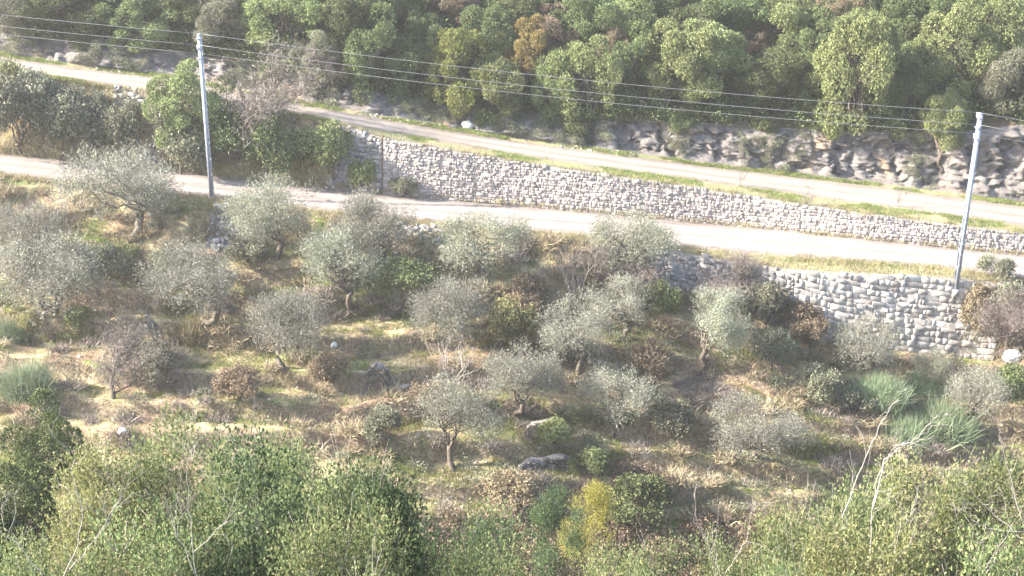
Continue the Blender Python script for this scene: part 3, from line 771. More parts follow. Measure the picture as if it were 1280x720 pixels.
# bushes on the bank between the roads, and others
BU = [
 ('bushg', 1, 28, 192, 115, 92, 'large grey-green bush at left edge between the two roads'),
 ('bushg', 2, 92, 194, 105, 112, 'grey-green bush second from left edge between the roads'),
 ('bushg', 3, 158, 196, 62, 122, 'narrow grey-green bush before the crumbling bank wall'),
 ('bush', 4, 15, 150, 55, 75, 'light green bush at the left edge beside the upper road'),
 ('bushg', 5, 118, 165, 55, 118, 'grey bush on the bank below upper road, left part'),
 ('bushg', 1, 55, 160, 60, 88, 'olive-grey bush on bank top near the left edge'),
 ('bushg', 3, 232, 218, 78, 145, 'lower pale green bush directly behind the left power pole'),
 ('bushd', 5, 298, 200, 85, 135, 'dark bush in shade right of the left power pole'),
 ('bushd', 1, 345, 222, 82, 142, 'glossy dark green bush on the bank right of the pole'),
 ('bushd', 2, 395, 218, 70, 160, 'dark green bush under the upper road shade'),
 ('bush', 4, 418, 218, 62, 152, 'light green bush left of the old dry stone wall'),
 ('bush', 2, 455, 240, 42, 195, 'small bright green bush at the foot of the old dry stone wall'),
 ('bushg', 3, 505, 246, 40, 218, 'small dusty bush against the left end of long rubble wall'),
 ('bushg', 4, 1242, 350, 50, 318, 'round grey-green bush on road edge beside the right pole'),
 ('bushg', 3, 150, 352, 60, 300, 'dull green bush behind the lowest branches of the leaning olive'),
 ('bushy', 1, 160, 330, 40, 300, 'yellowish bush under the leaning olive'),
 ('bush', 5, 205, 350, 45, 310, 'mid green bush between the leaning olive and flat-crowned olive'),
 ('bushg', 4, 310, 330, 60, 300, 'dull green bush left of the dense olive by the pole'),
 ('bush', 1, 505, 360, 78, 322, 'spreading green bush behind the joined olives'),
 ('bushy', 2, 640, 445, 72, 375, 'yellowish broad bush in the centre of the terraces'),
 ('bushb', 3, 655, 395, 80, 345, 'brown withered bush in the centre below the bend olive'),
 ('bushg', 2, 700, 455, 60, 405, 'shaded bush behind the thin greyish olive'),
 ('bush', 3, 820, 395, 62, 350, 'yellow-green bush under the shaded stone wall'),
 ('bushy', 4, 800, 370, 50, 338, 'pale yellow bush below the dense road-side olive'),
 ('bushg', 5, 965, 455, 70, 405, 'dull green bush in shade before the tall block wall'),
 ('bushg', 3, 955, 412, 62, 345, 'grey bush covering the left end of the block wall'),
 ('bushb', 3, 1000, 424, 60, 375, 'dry brown bush between the grey bush and the block wall foot'),
 ('bushb', 1, 1010, 440, 60, 395, 'brown bush left of the small olive at the block wall'),
 ('bushb', 2, 1215, 420, 50, 350, 'brown creeper hanging over the right end of block wall'),
 ('bushg', 5, 1260, 400, 70, 348, 'grey bush tangled at right edge under the road'),
 ('bushb', 4, 540, 512, 62, 470, 'brown bush between the two central lower olives'),
 ('bush', 5, 690, 560, 50, 520, 'fresh green bush by the shaded terrace wall'),
 ('bushg', 3, 835, 545, 70, 495, 'dusty green bush right of the feathery olive'),
 ('bushb', 5, 815, 475, 70, 425, 'reddish brown bush left of the round greenish olive'),
 ('bushg', 2, 480, 555, 60, 505, 'grey-green bush on the lower terrace left of centre'),
 ('bushb', 3, 300, 500, 70, 455, 'withered brown bush below the grey round olive'),
 ('bushg', 1, 200, 475, 60, 430, 'grey bush on terrace edge right of the lower leafless tree'),
 ('bush', 2, 100, 415, 42, 380, 'small yellow-green bush under the largest silvery olive'),
 ('bushb', 1, 415, 485, 62, 440, 'brown bush right of the grey round olive'),
 ('bushg', 4, 1020, 500, 60, 452, 'grey-green bush on right terraces, above dry scrub'),
 ('bushd', 4, 1265, 505, 62, 455, 'dark green bush at right edge below the white boulder'),
 ('bushy', 5, 1248, 498, 26, 472, 'small golden bush near the right edge'),
 ('bush', 1, 1110, 520, 42, 480, 'small light bush among the blue-green brooms'),
 ('bushg', 3, 1060, 520, 60, 478, 'dusty grey bush right of the lower wide olive'),
 ('bushd', 1, 800, 655, 92, 592, 'dark green bush low at the centre right'),
 ('bushd', 5, 735, 600, 60, 560, 'dark bush just under the dark terrace wall'),
 ('bushb', 2, 640, 640, 90, 585, 'pinkish dry bush at the bottom centre'),
 ('bushb', 4, 800, 620, 80, 580, 'dry brown bush at the bottom right of centre'),
 ('bushy', 3, 40, 415, 40, 385, 'yellow bush at the foot of the largest silvery olive'),
]
cmat = {}
for k, sd, bx, by, w, tp, lab in BU:
    stand('bush', lab, 'bush', k, sd, bx, by, w, tp, 'bushes on the banks and terraces', maxr=1.9)

_seq[0] -= 2
BR = [
 ('broom', 1, 36, 492, 62, 445, 'blue-green broom at the lower left above the dark tree'),
 ('broom', 2, 14, 425, 50, 388, 'green broom at left edge under the largest olive'),
 ('broom', 3, 1100, 502, 62, 462, 'leftmost blue-green broom below the pale block wall'),
 ('broom', 1, 1178, 545, 72, 490, 'tall blue-green broom at the right, beside the pale thin olive'),
 ('broom', 2, 1130, 555, 62, 508, 'lowest blue-green broom on the right terraces'),
 ('broom', 3, 1150, 492, 50, 458, 'small blue-green broom under the tall block wall end'),
 ('greentuft', 1, 700, 445, 30, 425, 'tiny green tuft among brown scrub, right of centre'),
 ('tuft', 1, 240, 428, 60, 388, 'tall yellow grass tuft under the flat-crowned olive'),
 ('tuft', 2, 218, 430, 40, 398, 'smaller yellow grass tuft left of the tall one'),
]
for k, sd, bx, by, w, tp, lab in BR:
    stand('broom_shrub' if k == 'broom' else 'grass_tuft', lab, 'broom' if k == 'broom' else 'grass tuft', k, sd, bx, by, w, tp, None, maxr=1.5)

# green tree behind the left pole, lone tree on the cliff
stand('leafy_tree', 'bright green tree on the bank right behind the left power pole', 'tree', 'oakl', 2, 245, 205, 108, 90)
stand('leafy_tree', 'small lone oak with bare trunk standing at the cliff edge near the right pole', 'tree', 'oakl', 3, 1174, 215, 70, 118, sink=0)

# ------------------------------------------------------------------ forest above the cliff
FO = [  # kind seed, crown centre x y, w, h, label
 ('oak', 4, 120, -14, 90, 70, 'dark oak cut by the top edge, above the left road'),
 ('greyt', 1, 22, 18, 62, 62, 'grey-green tree in the top left corner'),
 ('oak', 1, 82, 12, 92, 56, 'dark green oak second from the top left corner'),
 ('oakl', 2, 180, 32, 82, 60, 'bright green oak hanging over the left cliff'),
 ('oak', 3, 140, 8, 70, 48, 'shaded oak left of the bright green oak at the top'),
 ('oak', 4, 232, 10, 80, 56, 'dark oak above the left power pole'),
 ('greyt', 2, 290, 22, 72, 62, 'olive-grey tree behind the top of the leafless tree'),
 ('oakl', 1, 362, 28, 86, 74, 'broad green tree right of the leafless tree top'),
 ('greyt', 3, 398, 72, 56, 56, 'small grey tree at cliff edge over the cave'),
 ('oak', 2, 432, 22, 82, 86, 'tall dark oak left of the dark gap'),
 ('oak', 1, 468, 72, 76, 92, 'dark green oak hanging to the cliff, left of the dark gap'),
 ('oak', 3, 492, 12, 76, 66, 'dark oak at the top over the dark gap'),
 ('brown', 1, 572, 6, 66, 52, 'yellow-brown tree at the top edge, left of the golden one'),
 ('yg', 1, 570, 92, 76, 104, 'yellowing green tree at the cliff edge, left of the golden tree'),
 ('oak', 4, 612, 48, 66, 82, 'dark oak between the yellowing and the golden tree'),
 ('oakl', 3, 626, 112, 70, 80, 'green oak below the golden tree at the cliff edge'),
 ('gold', 1, 656, 66, 56, 80, 'golden autumn tree among green oaks'),
 ('oak', 2, 640, 10, 82, 56, 'green oak behind the golden tree at the top edge'),
 ('brown', 2, 700, 44, 66, 66, 'brownish tree right of the golden tree'),
 ('oakl', 4, 690, 112, 54, 92, 'narrow green oak right of the golden tree at the cliff'),
 ('oakl', 1, 738, 108, 76, 112, 'tall green oak reaching down to the cliff, centre'),
 ('oak', 3, 738, 30, 80, 70, 'green oak at the top, right of the brownish tree'),
 ('oakl', 2, 788, 26, 80, 72, 'light oak at the top, third right of the golden tree'),
 ('oak', 1, 790, 82, 60, 76, 'dark oak tucked between two lighter oaks at the cliff'),
 ('oakl', 5, 834, 82, 86, 106, 'broad light oak right of the tall central one'),
 ('oak', 5, 846, 14, 84, 62, 'green oak at the top edge above the broad light oak'),
 ('oakl', 3, 890, 74, 92, 96, 'large rounded oak right of the broad light oak'),
 ('oak', 2, 912, 14, 86, 66, 'oak at the top edge above the large rounded oak'),
 ('brown', 3, 952, 48, 44, 40, 'small brown tree among the green oaks'),
 ('oak', 4, 962, 96, 84, 66, 'shaded oak left of the drooping oak'),
 ('oakl', 1, 986, 32, 88, 76, 'light oak at the top left of the drooping oak'),
 ('oakl', 4, 1072, 92, 88, 150, 'tall drooping oak hanging low over the cliff'),
 ('oak', 5, 1030, 60, 66, 84, 'dark oak directly left behind the drooping oak'),
 ('brown', 2, 1052, 14, 60, 56, 'pinkish brown tree at the top above the drooping oak'),
 ('oak', 3, 1098, 16, 76, 62, 'green oak at the top right of the pinkish brown tree'),
 ('oak', 1, 1142, 42, 62, 70, 'small dark oak right of the drooping oak'),
 ('oak', 2, 1146, 100, 76, 72, 'dark oak in shade behind the lone cliff-edge oak'),
 ('oakl', 2, 1204, 66, 92, 116, 'large bright oak above the right pole'),
 ('oakl', 5, 1256, 46, 90, 98, 'brightest green oak in the top right corner'),
 ('greyt', 4, 1266, 106, 80, 76, 'grey-green tree at the right edge over the cliff'),
 ('oak', 4, 1172, 4, 80, 56, 'dark oak at the top edge left of the large bright oak'),
 ('oak', 5, 1222, -6, 84, 56, 'dark oak at the top edge above the large bright oak'),
 ('oak', 3, 530, 62, 56, 80, 'very dark oak filling the gap left of the yellowing tree'),
 ('oak', 1, 330, 2, 80, 50, 'dark oak at the top edge behind the broad green tree'),
 ('brown', 1, 770, 62, 44, 66, 'thin brownish tree behind the tall central oak'),
 ('oak', 4, 700, -6, 70, 50, 'dark oak cut by the top edge, right of the golden tree'),
 ('oak', 2, 1010, 105, 60, 70, 'deep shaded oak low above the cliff, left of the drooping oak'),
 ('oak', 5, 385, -8, 80, 56, 'dark oak cut by the top edge near the tall dark oak'),
 ('oak', 3, 545, -8, 70, 50, 'dark oak cut by the top edge over the yellowing tree'),
 ('greyt', 2, 868, 44, 60, 50, 'grey-green tree behind the two broad light oaks'),
 ('oak', 1, 1110, 120, 44, 60, 'small shaded oak right under the drooping oak'),
 ('oak', 3, 60, -22, 90, 60, 'leftmost dark oak cut by the top edge'),
]
def forest(k, sd, cx, cy, w, h, lab):
    pr = proto(k, sd)
    foot = at(cx, min(cy + h * 0.42, rL(cx) + 30))
    yl = float(LNS['L'](foot[0])[0]) + 0.5
    edge = foot[1] < yl + 0.4
    y = max(foot[1], yl - 0.9) if edge else foot[1]
    c = ray_y(cx, cy, y); g = gz(c[0], y) - 0.1
    kpm = ppm(c); sx = w * 1.22 / kpm / pr['w']; hz = h * 1.12 / kpm / pr['h']
    # lift so the crown centre sits on the ray, keep the foot in the ground
    dzc = c[2] - g
    sz = hz
    if dzc < pr['cz'] * sz * 0.9: pass
    else: sz = min(max(dzc / pr['cz'], hz * 0.9), hz * 1.15)
    z0 = c[2] - pr['cz'] * sz
    plant('oak_tree' if k.startswith('oak') else 'forest_tree', lab, 'tree', k, sd, (c[0], y, min(z0, g + 0.6)), sx, sz, None, 'trees of the wood above the cliff')
for t in FO: forest(*t)
HB = [(105, 50, 38), (345, 88, 42), (500, 122, 46), (612, 146, 46), (722, 156, 40), (852, 150, 46), (955, 156, 40), (1120, 158, 40)]  # dark bushes added along the cliff edge to shade the rock face
HL = ['over the left cliff below the second oak', 'at the cave right of the leafless tree', 'left of the yellowing tree foot', 'under the oak left of the golden tree', 'below the tall central oak',
      'under the broad light oak', 'in the shade left of the drooping oak', 'just left of the lone cliff-edge oak']
for i, (px, py, w) in enumerate(HB):
    c = at(px, py); kx = ppm(c); pr = proto('bushd', 1 + i % 5); s_ = w / kx / pr['w']
    plant('added_shade_bush', 'dark bush added for shade on the cliff edge ' + HL[i], 'bush', 'bushd', 1 + i % 5, (c[0], c[1] - 0.35, c[2] - 0.9 * s_), s_, s_ * 1.05, None, 'bushes added to shade the cliff')

# ------------------------------------------------------------------ foreground trees on our own slope
FG = [  # kind seed, top x, top y, depth y, width px, label
 ('oak', 1, 45, 512, 30, 105, 'dark green tree at the left edge below the terraces'),
 ('oak', 2, 2, 570, 27, 140, 'very dark tree cut by the left edge at the bottom'),
 ('fgy', 1, 118, 535, 22, 190, 'yellow-green tree left of the tallest foreground tree'),
 ('fg', 2, 215, 488, 23, 200, 'tallest yellow-green foreground tree, left part'),
 ('fg', 3, 318, 505, 22, 200, 'tall yellow-green tree right of the tallest one'),
 ('fg', 4, 400, 535, 20, 190, 'green tree in the middle of the lower left thicket'),
 ('fgd', 3, 470, 560, 19, 210, 'dark green thicket tree left of bottom centre'),
 ('fg', 5, 545, 592, 19, 190, 'green tree with yellow tips left of bottom centre'),
 ('fg', 1, 610, 655, 17, 170, 'low leafy tree at the bottom centre'),
 ('fgd', 4, 300, 590, 17, 240, 'dark green tree low at the bottom left'),
 ('fg', 2, 160, 605, 16, 230, 'leafy tree at the bottom left corner side'),
 ('fg', 3, 40, 640, 15, 210, 'yellowing tree in the bottom left corner'),
 ('fg', 4, 440, 625, 15, 230, 'leafy tree at the bottom, under the dark thicket tree'),
 ('fgg', 2, 735, 598, 30, 72, 'bright yellow young tree at the bottom right of centre'),
 ('fgd', 5, 700, 612, 28, 75, 'green young tree left of the bright yellow one'),
 ('fgy', 4, 770, 668, 18, 130, 'low yellow-green tree under the bright yellow one'),
 ('fg', 5, 880, 650, 19, 150, 'yellow-green tree at the bottom between dark bush and right thicket'),
 ('fgy', 5, 975, 610, 22, 170, 'yellow-green tree leftmost of the right thicket'),
 ('fg', 1, 1080, 585, 20, 190, 'green tree behind the pale bare tree in the right thicket'),
 ('fgy', 2, 1170, 548, 22, 190, 'tallest yellow-green tree of the right thicket'),
 ('fg', 3, 1262, 535, 21, 190, 'yellow-green tree at the right edge of the thicket'),
 ('fg', 4, 1010, 665, 16, 220, 'leafy tree at the bottom of the right thicket'),
 ('fgy', 1, 1140, 640, 16, 230, 'yellowing tree at the bottom right'),
 ('fg', 2, 1260, 630, 15, 230, 'leafy tree in the bottom right corner'),
]
for k, sd, tx, ty, y, w, lab in FG:
    t = ray_y(tx, ty, y); pr = proto(k, sd); kpm = ppm(t)
    g = gz(t[0], y)
    sx = w * 1.0 / kpm / pr['w']
    H = t[2] - g
    sz = min(H / pr['top'], sx * 1.5)
    plant('leafy_tree', lab, 'tree', k, sd, (t[0], y, t[2] - pr['top'] * sz), sx, sz, None, 'foreground trees')
    PR = bpy.context.scene
# pale bare foreground trees
def bare_fg(lab, base, y, stems, sd, r=0.022):
    r *= 0.55
    rs = np.random.default_rng(sd); b = ray_y(base[0], base[1], y); g = gz(b[0], y)
    root = empty('bare_tree', (b[0], y, g)); o = np.array([b[0], y, g]); mb = MB()
    mb.tube(branch_path(rs, (0, 0, -0.3), b - o, 7, 0.05), np.linspace(r * 1.7, r, 7), 6)
    for st_ in stems:
        pp = [ray_y(px, py, y + dy) - o for (px, py, dy) in st_]
        pp = np.array(pp); t = np.linspace(0, 1, len(pp)); tt = np.linspace(0, 1, len(pp) * 4)
        path = np.stack([np.interp(tt, t, pp[:, i]) for i in range(3)], -1); path[1:-1] += rs.normal(size=(len(path) - 2, 3)) * 0.012
        mb.tube(path, np.linspace(r, r * 0.3, len(path)), 5)
        for j in range(7):
            k = rs.integers(3, len(path)); d = path[k] - path[k - 1]; d /= np.linalg.norm(d)
            d = d * 0.7 + rs.normal(size=3) * 0.5; d[2] += 0.3; d /= np.linalg.norm(d)
            L = rs.uniform(0.25, 0.7); q0 = path[k]; p2 = branch_path(rs, q0, q0 + d * L, 6, 0.15)
            mb.tube(p2, np.linspace(r * 0.4, r * 0.14, 6), 4)
            for m in range(3):
                e = rs.normal(size=3) * 0.5 + d; e /= np.linalg.norm(e)
                mb.tube(branch_path(rs, p2[rs.integers(2, 6)], p2[3] + e * 0.3, 4, 0.1), np.linspace(r * 0.2, r * 0.1, 4), 3)
    link('branches', mb.me('branches', True), M_pale, root)
    tag(root, lab, 'bare tree')
bare_fg('tall pale bare tree with forked top in the right thicket', (1085, 720), 18,
        [[(1085, 720, 0), (1090, 640, 0.1), (1100, 590, 0.1), (1118, 560, 0), (1150, 545, -.2)], [(1090, 640, 0), (1106, 575, -.1), (1130, 553, 0), (1160, 540, .2)],
         [(1062, 700, 0), (1052, 650, .2), (1075, 590, 0.1), (1095, 545, 0), (1115, 505, 0), (1125, 500, 0)], [(1085, 715, 0), (1115, 680, 0.2), (1145, 635, 0.3)]], 3)
bare_fg('thin pale bare tree at the right edge of the picture', (1290, 690), 17,
        [[(1290, 690, 0), (1275, 640, 0), (1262, 590, 0.1), (1250, 545, 0)], [(1280, 665, 0), (1240, 662, 0), (1215, 650, 0)], [(1285, 680, 0), (1240, 640, 0.3), (1205, 605, 0.2)]], 7, 0.014)
bare_fg('thin grey bare tree in front of the left thicket', (70, 740), 13,
        [[(70, 740, 0), (95, 690, 0), (105, 640, 0), (90, 590, 0.1), (92, 560, 0)], [(85, 715, 0), (130, 660, 0.2), (150, 620, 0.1)], [(70, 740, 0), (30, 690, 0), (5, 660, 0)]], 9, 0.012)
bare_fg('slender pale bare stems amid the lower left thicket', (245, 740), 14,
        [[(245, 740, 0), (240, 660, 0), (232, 600, 0), (236, 560, 0)], [(242, 690, 0), (285, 650, 0.1), (303, 590, 0)], [(245, 720, 0), (215, 655, 0.1), (225, 610, 0)]], 12, 0.010)
bare_fg('dark thin bare stem between the foreground thickets', (910, 740), 16,
        [[(910, 740, 0), (890, 690, 0), (870, 650, 0), (868, 615, 0)], [(905, 720, 0), (930, 680, 0), (940, 640, 0)]], 14, 0.010)

M_riser = leafmat('dark_dead_brush', [(0, (0.09, 0.075, 0.05)), (0.5, (0.20, 0.165, 0.11)), (1, (0.36, 0.31, 0.21))], 0.1, 0.3, 0.6)
# ------------------------------------------------------------------ ground cover (uncountable)
def scatter(n, px0, px1, py0, py1, sd, dens=None, ymax=200):
    rs = np.random.default_rng(sd); out = []
    a = rs.uniform(size=(n, 2))
    for u, v in a:
        px = px0 + (px1 - px0) * u; py = py0 + (py1 - py0) * v
        p = at(px, py)
        if p[1] > ymax: continue
        out.append(p)
    return np.array(out)
def replicate(V, Fs, pos, scl, rz, zs=None):
    n = len(pos); zs = scl if zs is None else zs
    c, s_ = np.cos(rz)[:, None], np.sin(rz)[:, None]
    x = (V[None, :, 0] * c - V[None, :, 1] * s_) * scl[:, None] + pos[:, 0:1]
    y = (V[None, :, 0] * s_ + V[None, :, 1] * c) * scl[:, None] + pos[:, 1:2]
    z = V[None, :, 2] * zs[:, None] + pos[:, 2:3]
    W = np.stack([x, y, z], -1).reshape(-1, 3)
    out = [(F[None] + (np.arange(n) * len(V))[:, None, None]).reshape(-1, F.shape[1]) for F in Fs]
    return W, out
def blades(rs, n, spread=0.16, h=0.3, w=0.012):
    d = rnd_dirs(rs, n); d[:, 2] = np.abs(d[:, 2]) + 0.8; d /= np.linalg.norm(d, axis=1)[:, None]
    base = rs.normal(size=(n, 3)) * spread; base[:, 2] = -0.03
    tp = base + d * h * rs.uniform(0.5, 1.2, n)[:, None]
    sd = np.cross(d, rnd_dirs(rs, n)); sd /= np.linalg.norm(sd, axis=1)[:, None]
    V = np.stack([base - sd * w, base + sd * w, tp], 1).reshape(-1, 3)
    return V, np.arange(n * 3).reshape(-1, 3)
def on_bands(n, bands, sd):
    """random ground points inside terrain bands given as grids"""
    rs = np.random.default_rng(sd); out = []
    for (G, share) in bands:
        ok = np.where((xs > -36) & (xs < 36))[0]
        m = int(n * share)
        i = rs.uniform(0, G.shape[0] - 1.001, m); j = rs.uniform(ok[0], ok[-1], m)
        i0 = i.astype(int); j0 = j.astype(int); fi = (i - i0)[:, None]; fj = (j - j0)[:, None]
        out.append((G[i0, j0] * (1 - fi) + G[i0 + 1, j0] * fi) * (1 - fj) + (G[i0, j0 + 1] * (1 - fi) + G[i0 + 1, j0 + 1] * fi) * fj)
    return np.vstack(out)
def cover(name, label, mat, pos, tmpl, smin, smax, sd, cat='grass', flat=1.0):
    rs = np.random.default_rng(sd); n = len(pos)
    T = [tmpl(rs) for _ in range(4)]; Ws = []; Fq = []; off = 0
    pick = rs.integers(0, 4, n); s_ = rs.uniform(smin, smax, n); r_ = rs.uniform(0, 6.28, n)
    allF = {}
    for k in range(4):
        m = pick == k
        if not m.any(): continue
        V, F = T[k]; F = F if isinstance(F, list) else [F]
        W, Fs = replicate(V, F, pos[m], s_[m], r_[m], s_[m] * flat)
        for f in Fs: allF.setdefault(f.shape[1], []).append(f + off)
        Ws.append(W); off += len(W)
    o = link(name, mesh_np(name, np.vstack(Ws), [np.vstack(v) for v in allF.values()]), mat, None, 'stuff')
    return tag(o, label, cat)
def nowall(p):
    yf = LNS['G'](p[:, 0])[0] - 0.15
    return p[~((p[:, 0] > 7.3) & (p[:, 0] < 24.6) & (p[:, 1] > yf))]
tp = nowall(on_bands(44000, [(gt, 0.8), (gb, 0.2)], 1))
flat = np.array([(bvh.ray_cast(Vector((a[0], a[1], 200)), Vector((0, 0, -1)))[1] or Vector((0, 0, 1))).z for a in tp]); flat = np.abs(flat)
nz = vn(tp[:, 0] * 0.35, tp[:, 1] * 0.35, 71) * 0.6 + vn(tp[:, 0] * 1.1, tp[:, 1] * 1.1, 72) * 0.4
dry = tp[((nz + (flat > 0.85) * 0.12) > 0.46) & (flat > 0.76)]
cover('dry_grass', 'straw coloured dry grass covering the terraces', M_dry, dry, lambda rs: blades(rs, 14, 0.16, 0.16, 0.013), 0.4, 1.15, 2)
gz2 = vn(tp[:, 0] * 0.22, tp[:, 1] * 0.4, 75) * 0.7 + vn(tp[:, 0] * 1.1, tp[:, 1] * 1.1, 76) * 0.3
GP = [(730, 522, 60, 9), (735, 566, 55, 9), (480, 388, 60, 12), (455, 368, 30, 8), (110, 424, 70, 9), (470, 572, 50, 10), (600, 503, 45, 9), (860, 522, 60, 9), (560, 492, 30, 10), (330, 318, 30, 12),
      (1080, 330, 110, 5), (700, 392, 30, 10), (380, 350, 25, 8), (250, 520, 40, 8), (640, 425, 50, 14), (930, 440, 30, 10), (820, 385, 30, 8), (215, 385, 20, 8), (1010, 560, 50, 8), (500, 530, 40, 9)]
rsg = np.random.default_rng(77); gpp = []
for (cx, cy, rx_, ry_) in GP:
    for i in range(int(rx_ * ry_ * 0.55)):
        a_, r_ = rsg.uniform(0, 6.28), rsg.uniform(0, 1) ** 0.5 * rsg.uniform(0.7, 1.15)
        gpp.append(at(cx + math.cos(a_) * r_ * rx_, cy + math.sin(a_) * r_ * ry_ + (math.cos(a_) * r_ * rx_) * 0.04))
gpp = np.array(gpp)
cover('green_grass', 'bright fresh grass strips on the flat terrace treads', M_green, gpp, lambda rs: blades(rs, 20, 0.14, 0.15, 0.014), 0.5, 1.1, 43)
rb = tp[flat < 0.80]
cover('riser_brush', 'dark dead brush hanging on the terrace risers', M_riser, rb, lambda rs: blades(rs, 16, 0.15, 0.34, 0.012), 0.5, 1.3, 44, 'brush')
cover('green_grass', 'thin green grass mixed into the dry terrace grass', M_green, tp[(gz2 + (flat - 0.9) * 0.8) > 0.55], lambda rs: blades(rs, 22, 0.15, 0.18, 0.014), 0.6, 1.2, 3)
vp = on_bands(9000, [(gc, 0.62), (gk, 0.38)], 4)
vz = vn(vp[:, 0] * 0.5, vp[:, 1] * 0.9, 77)
cover('verge_grass', 'green grass along the upper road verges', M_green, vp[vz > 0.48], lambda rs: blades(rs, 22, 0.13, 0.17, 0.014), 0.5, 1.1, 5)
vp2 = on_bands(5200, [(ge, 0.55), (gd[:3], 0.25), (gc[:2], 0.2)], 6)
cover('verge_dry_grass', 'dry grass tufts along the road edges', M_dry, vp2, lambda rs: blades(rs, 16, 0.13, 0.28, 0.012), 0.5, 1.3, 7)
bp_ = on_bands(5200, [(gd, 1.0)], 8); bp_ = bp_[bp_[:, 0] < xw - 3]
cover('bank_undergrowth', 'dry grass and brush on the bank between the roads', M_dry, bp_, lambda rs: blades(rs, 18, 0.15, 0.42, 0.012), 0.6, 1.3, 9)
def scrub_t(rs):
    """small twiggy mound: arching thin strips"""
    n = 260
    d = rnd_dirs(rs, n); d[:, 2] = np.abs(d[:, 2]) * 0.9 + 0.25; d /= np.linalg.norm(d, axis=1)[:, None]
    base = rs.normal(size=(n, 3)) * 0.2; base[:, 2] = 0
    L = rs.uniform(0.25, 0.62, n)[:, None]
    m1 = base + d * L * 0.6; tp_ = m1 + (d + rnd_dirs(rs, n) * 0.9) * L * 0.4
    sd = np.cross(d, rnd_dirs(rs, n)); sd /= np.linalg.norm(sd, axis=1)[:, None]; w = 0.009
    V = np.stack([base - sd * w, base + sd * w, m1 + sd * w, m1 - sd * w, tp_], 1).reshape(-1, 3)
    k = np.arange(n)[:, None] * 5
    return V, [k + np.array([[0, 1, 2, 3]]), k + np.array([[3, 2, 4]])]
sp = nowall(on_bands(4200, [(gt, 0.82), (gb, 0.18)], 10))
spf = np.array([abs((bvh.ray_cast(Vector((a[0], a[1], 200)), Vector((0, 0, -1)))[1] or Vector((0, 0, 1))).z) for a in sp])
sp = sp[(spf < 0.84) | (h2(np.floor(sp[:, 0] * 50), np.floor(sp[:, 1] * 50), 3) < 0.16)]
sz_ = vn(sp[:, 0] * 0.3, sp[:, 1] * 0.3, 81) * 0.6 + vn(sp[:, 0], sp[:, 1], 82) * 0.4
cover('brown_scrub', 'tangled brown thorny scrub over the terraces', M_twig, sp[sz_ > 0.53], scrub_t, 0.5, 1.5, 11, 'scrub', 0.9)
cover('grey_scrub', 'grey pink dead scrub over the terraces', M_twigp, sp[sz_ < 0.36], scrub_t, 0.5, 1.4, 12, 'scrub', 0.9)
def leafy_t(rs):
    n = 240
    d = rnd_dirs(rs, n); d[:, 2] = np.abs(d[:, 2]); p = d * rs.uniform(0.2, 0.5, n)[:, None]
    return leaves(rs, p, d + rnd_dirs(rs, n) * 0.7, 0.09, 0.05)
lp = on_bands(1500, [(gt, 0.7), (gb, 0.15), (gd, 0.15)], 13)
lz = vn(lp[:, 0] * 0.3, lp[:, 1] * 0.5, 83)
lp = nowall(lp[(lz > 0.5) & ((lp[:, 1] < 70) | (lp[:, 0] < xw - 3))])
cover('low_plants', 'low olive green plants between the terrace scrub', M_grey, lp, leafy_t, 0.5, 1.3, 14, 'plants', 0.8)
ep = on_bands(3000, [(gr[:2], 0.3), (gr[-2:], 0.3), (gu[:2], 0.25), (gu[-2:], 0.15)], 41)
ep = ep[vn(ep[:, 0] * 1.1, ep[:, 1] * 3, 86) > 0.52]
cover('road_edge_grass', 'short weeds and dry grass creeping over the road edges', M_dry, ep, lambda rs: blades(rs, 14, 0.12, 0.14, 0.012), 0.4, 1.1, 42)
fp = on_bands(3600, [(gh[:60], 1.0)], 15)
cover('forest_undergrowth', 'dark green undergrowth beneath the wood', M_oak, fp, leafy_t, 1.0, 2.6, 16, 'undergrowth', 1.0)
kp = on_bands(1500, [(gl, 1.0)], 17); kp = kp[vn(kp[:, 0] * 0.4, kp[:, 2] * 0.5, 84) > 0.6]
cover('cliff_plants', 'small plants growing on the cliff face', M_grey, kp, leafy_t, 0.3, 0.9, 18, 'plants', 1.0)
vv_ = on_bands(3200, [(gv[34:], 1.0)], 19)
cover('valley_undergrowth', 'dry and green undergrowth in the valley bottom', M_brown, vv_, leafy_t, 0.8, 2.0, 20, 'undergrowth', 1.0)
def rock_t(rs):
    V = rnd_dirs(rs, 10) * rs.uniform(0.7, 1.1, (10, 1)) * np.array([1, 0.85, 0.65])
    import bmesh
    bm = bmesh.new()
    for v in V: bm.verts.new(v)
    r_ = bmesh.ops.convex_hull(bm, input=bm.verts)
    bm.verts.index_update()
    Vn = np.array([v.co[:] for v in bm.verts]); F = np.array([[v.index for v in f.verts] for f in bm.faces])
    bm.free(); return Vn, F
rp = on_bands(2600, [(gt, 0.55), (gb, 0.25), (gk, 0.2)], 21)
rp = nowall(rp[vn(rp[:, 0] * 0.35, rp[:, 1] * 0.5, 85) > 0.5])
cover('loose_stones', 'loose pale stones strewn over slope and verges', M_scree, rp, rock_t, 0.04, 0.16, 22, 'stones')

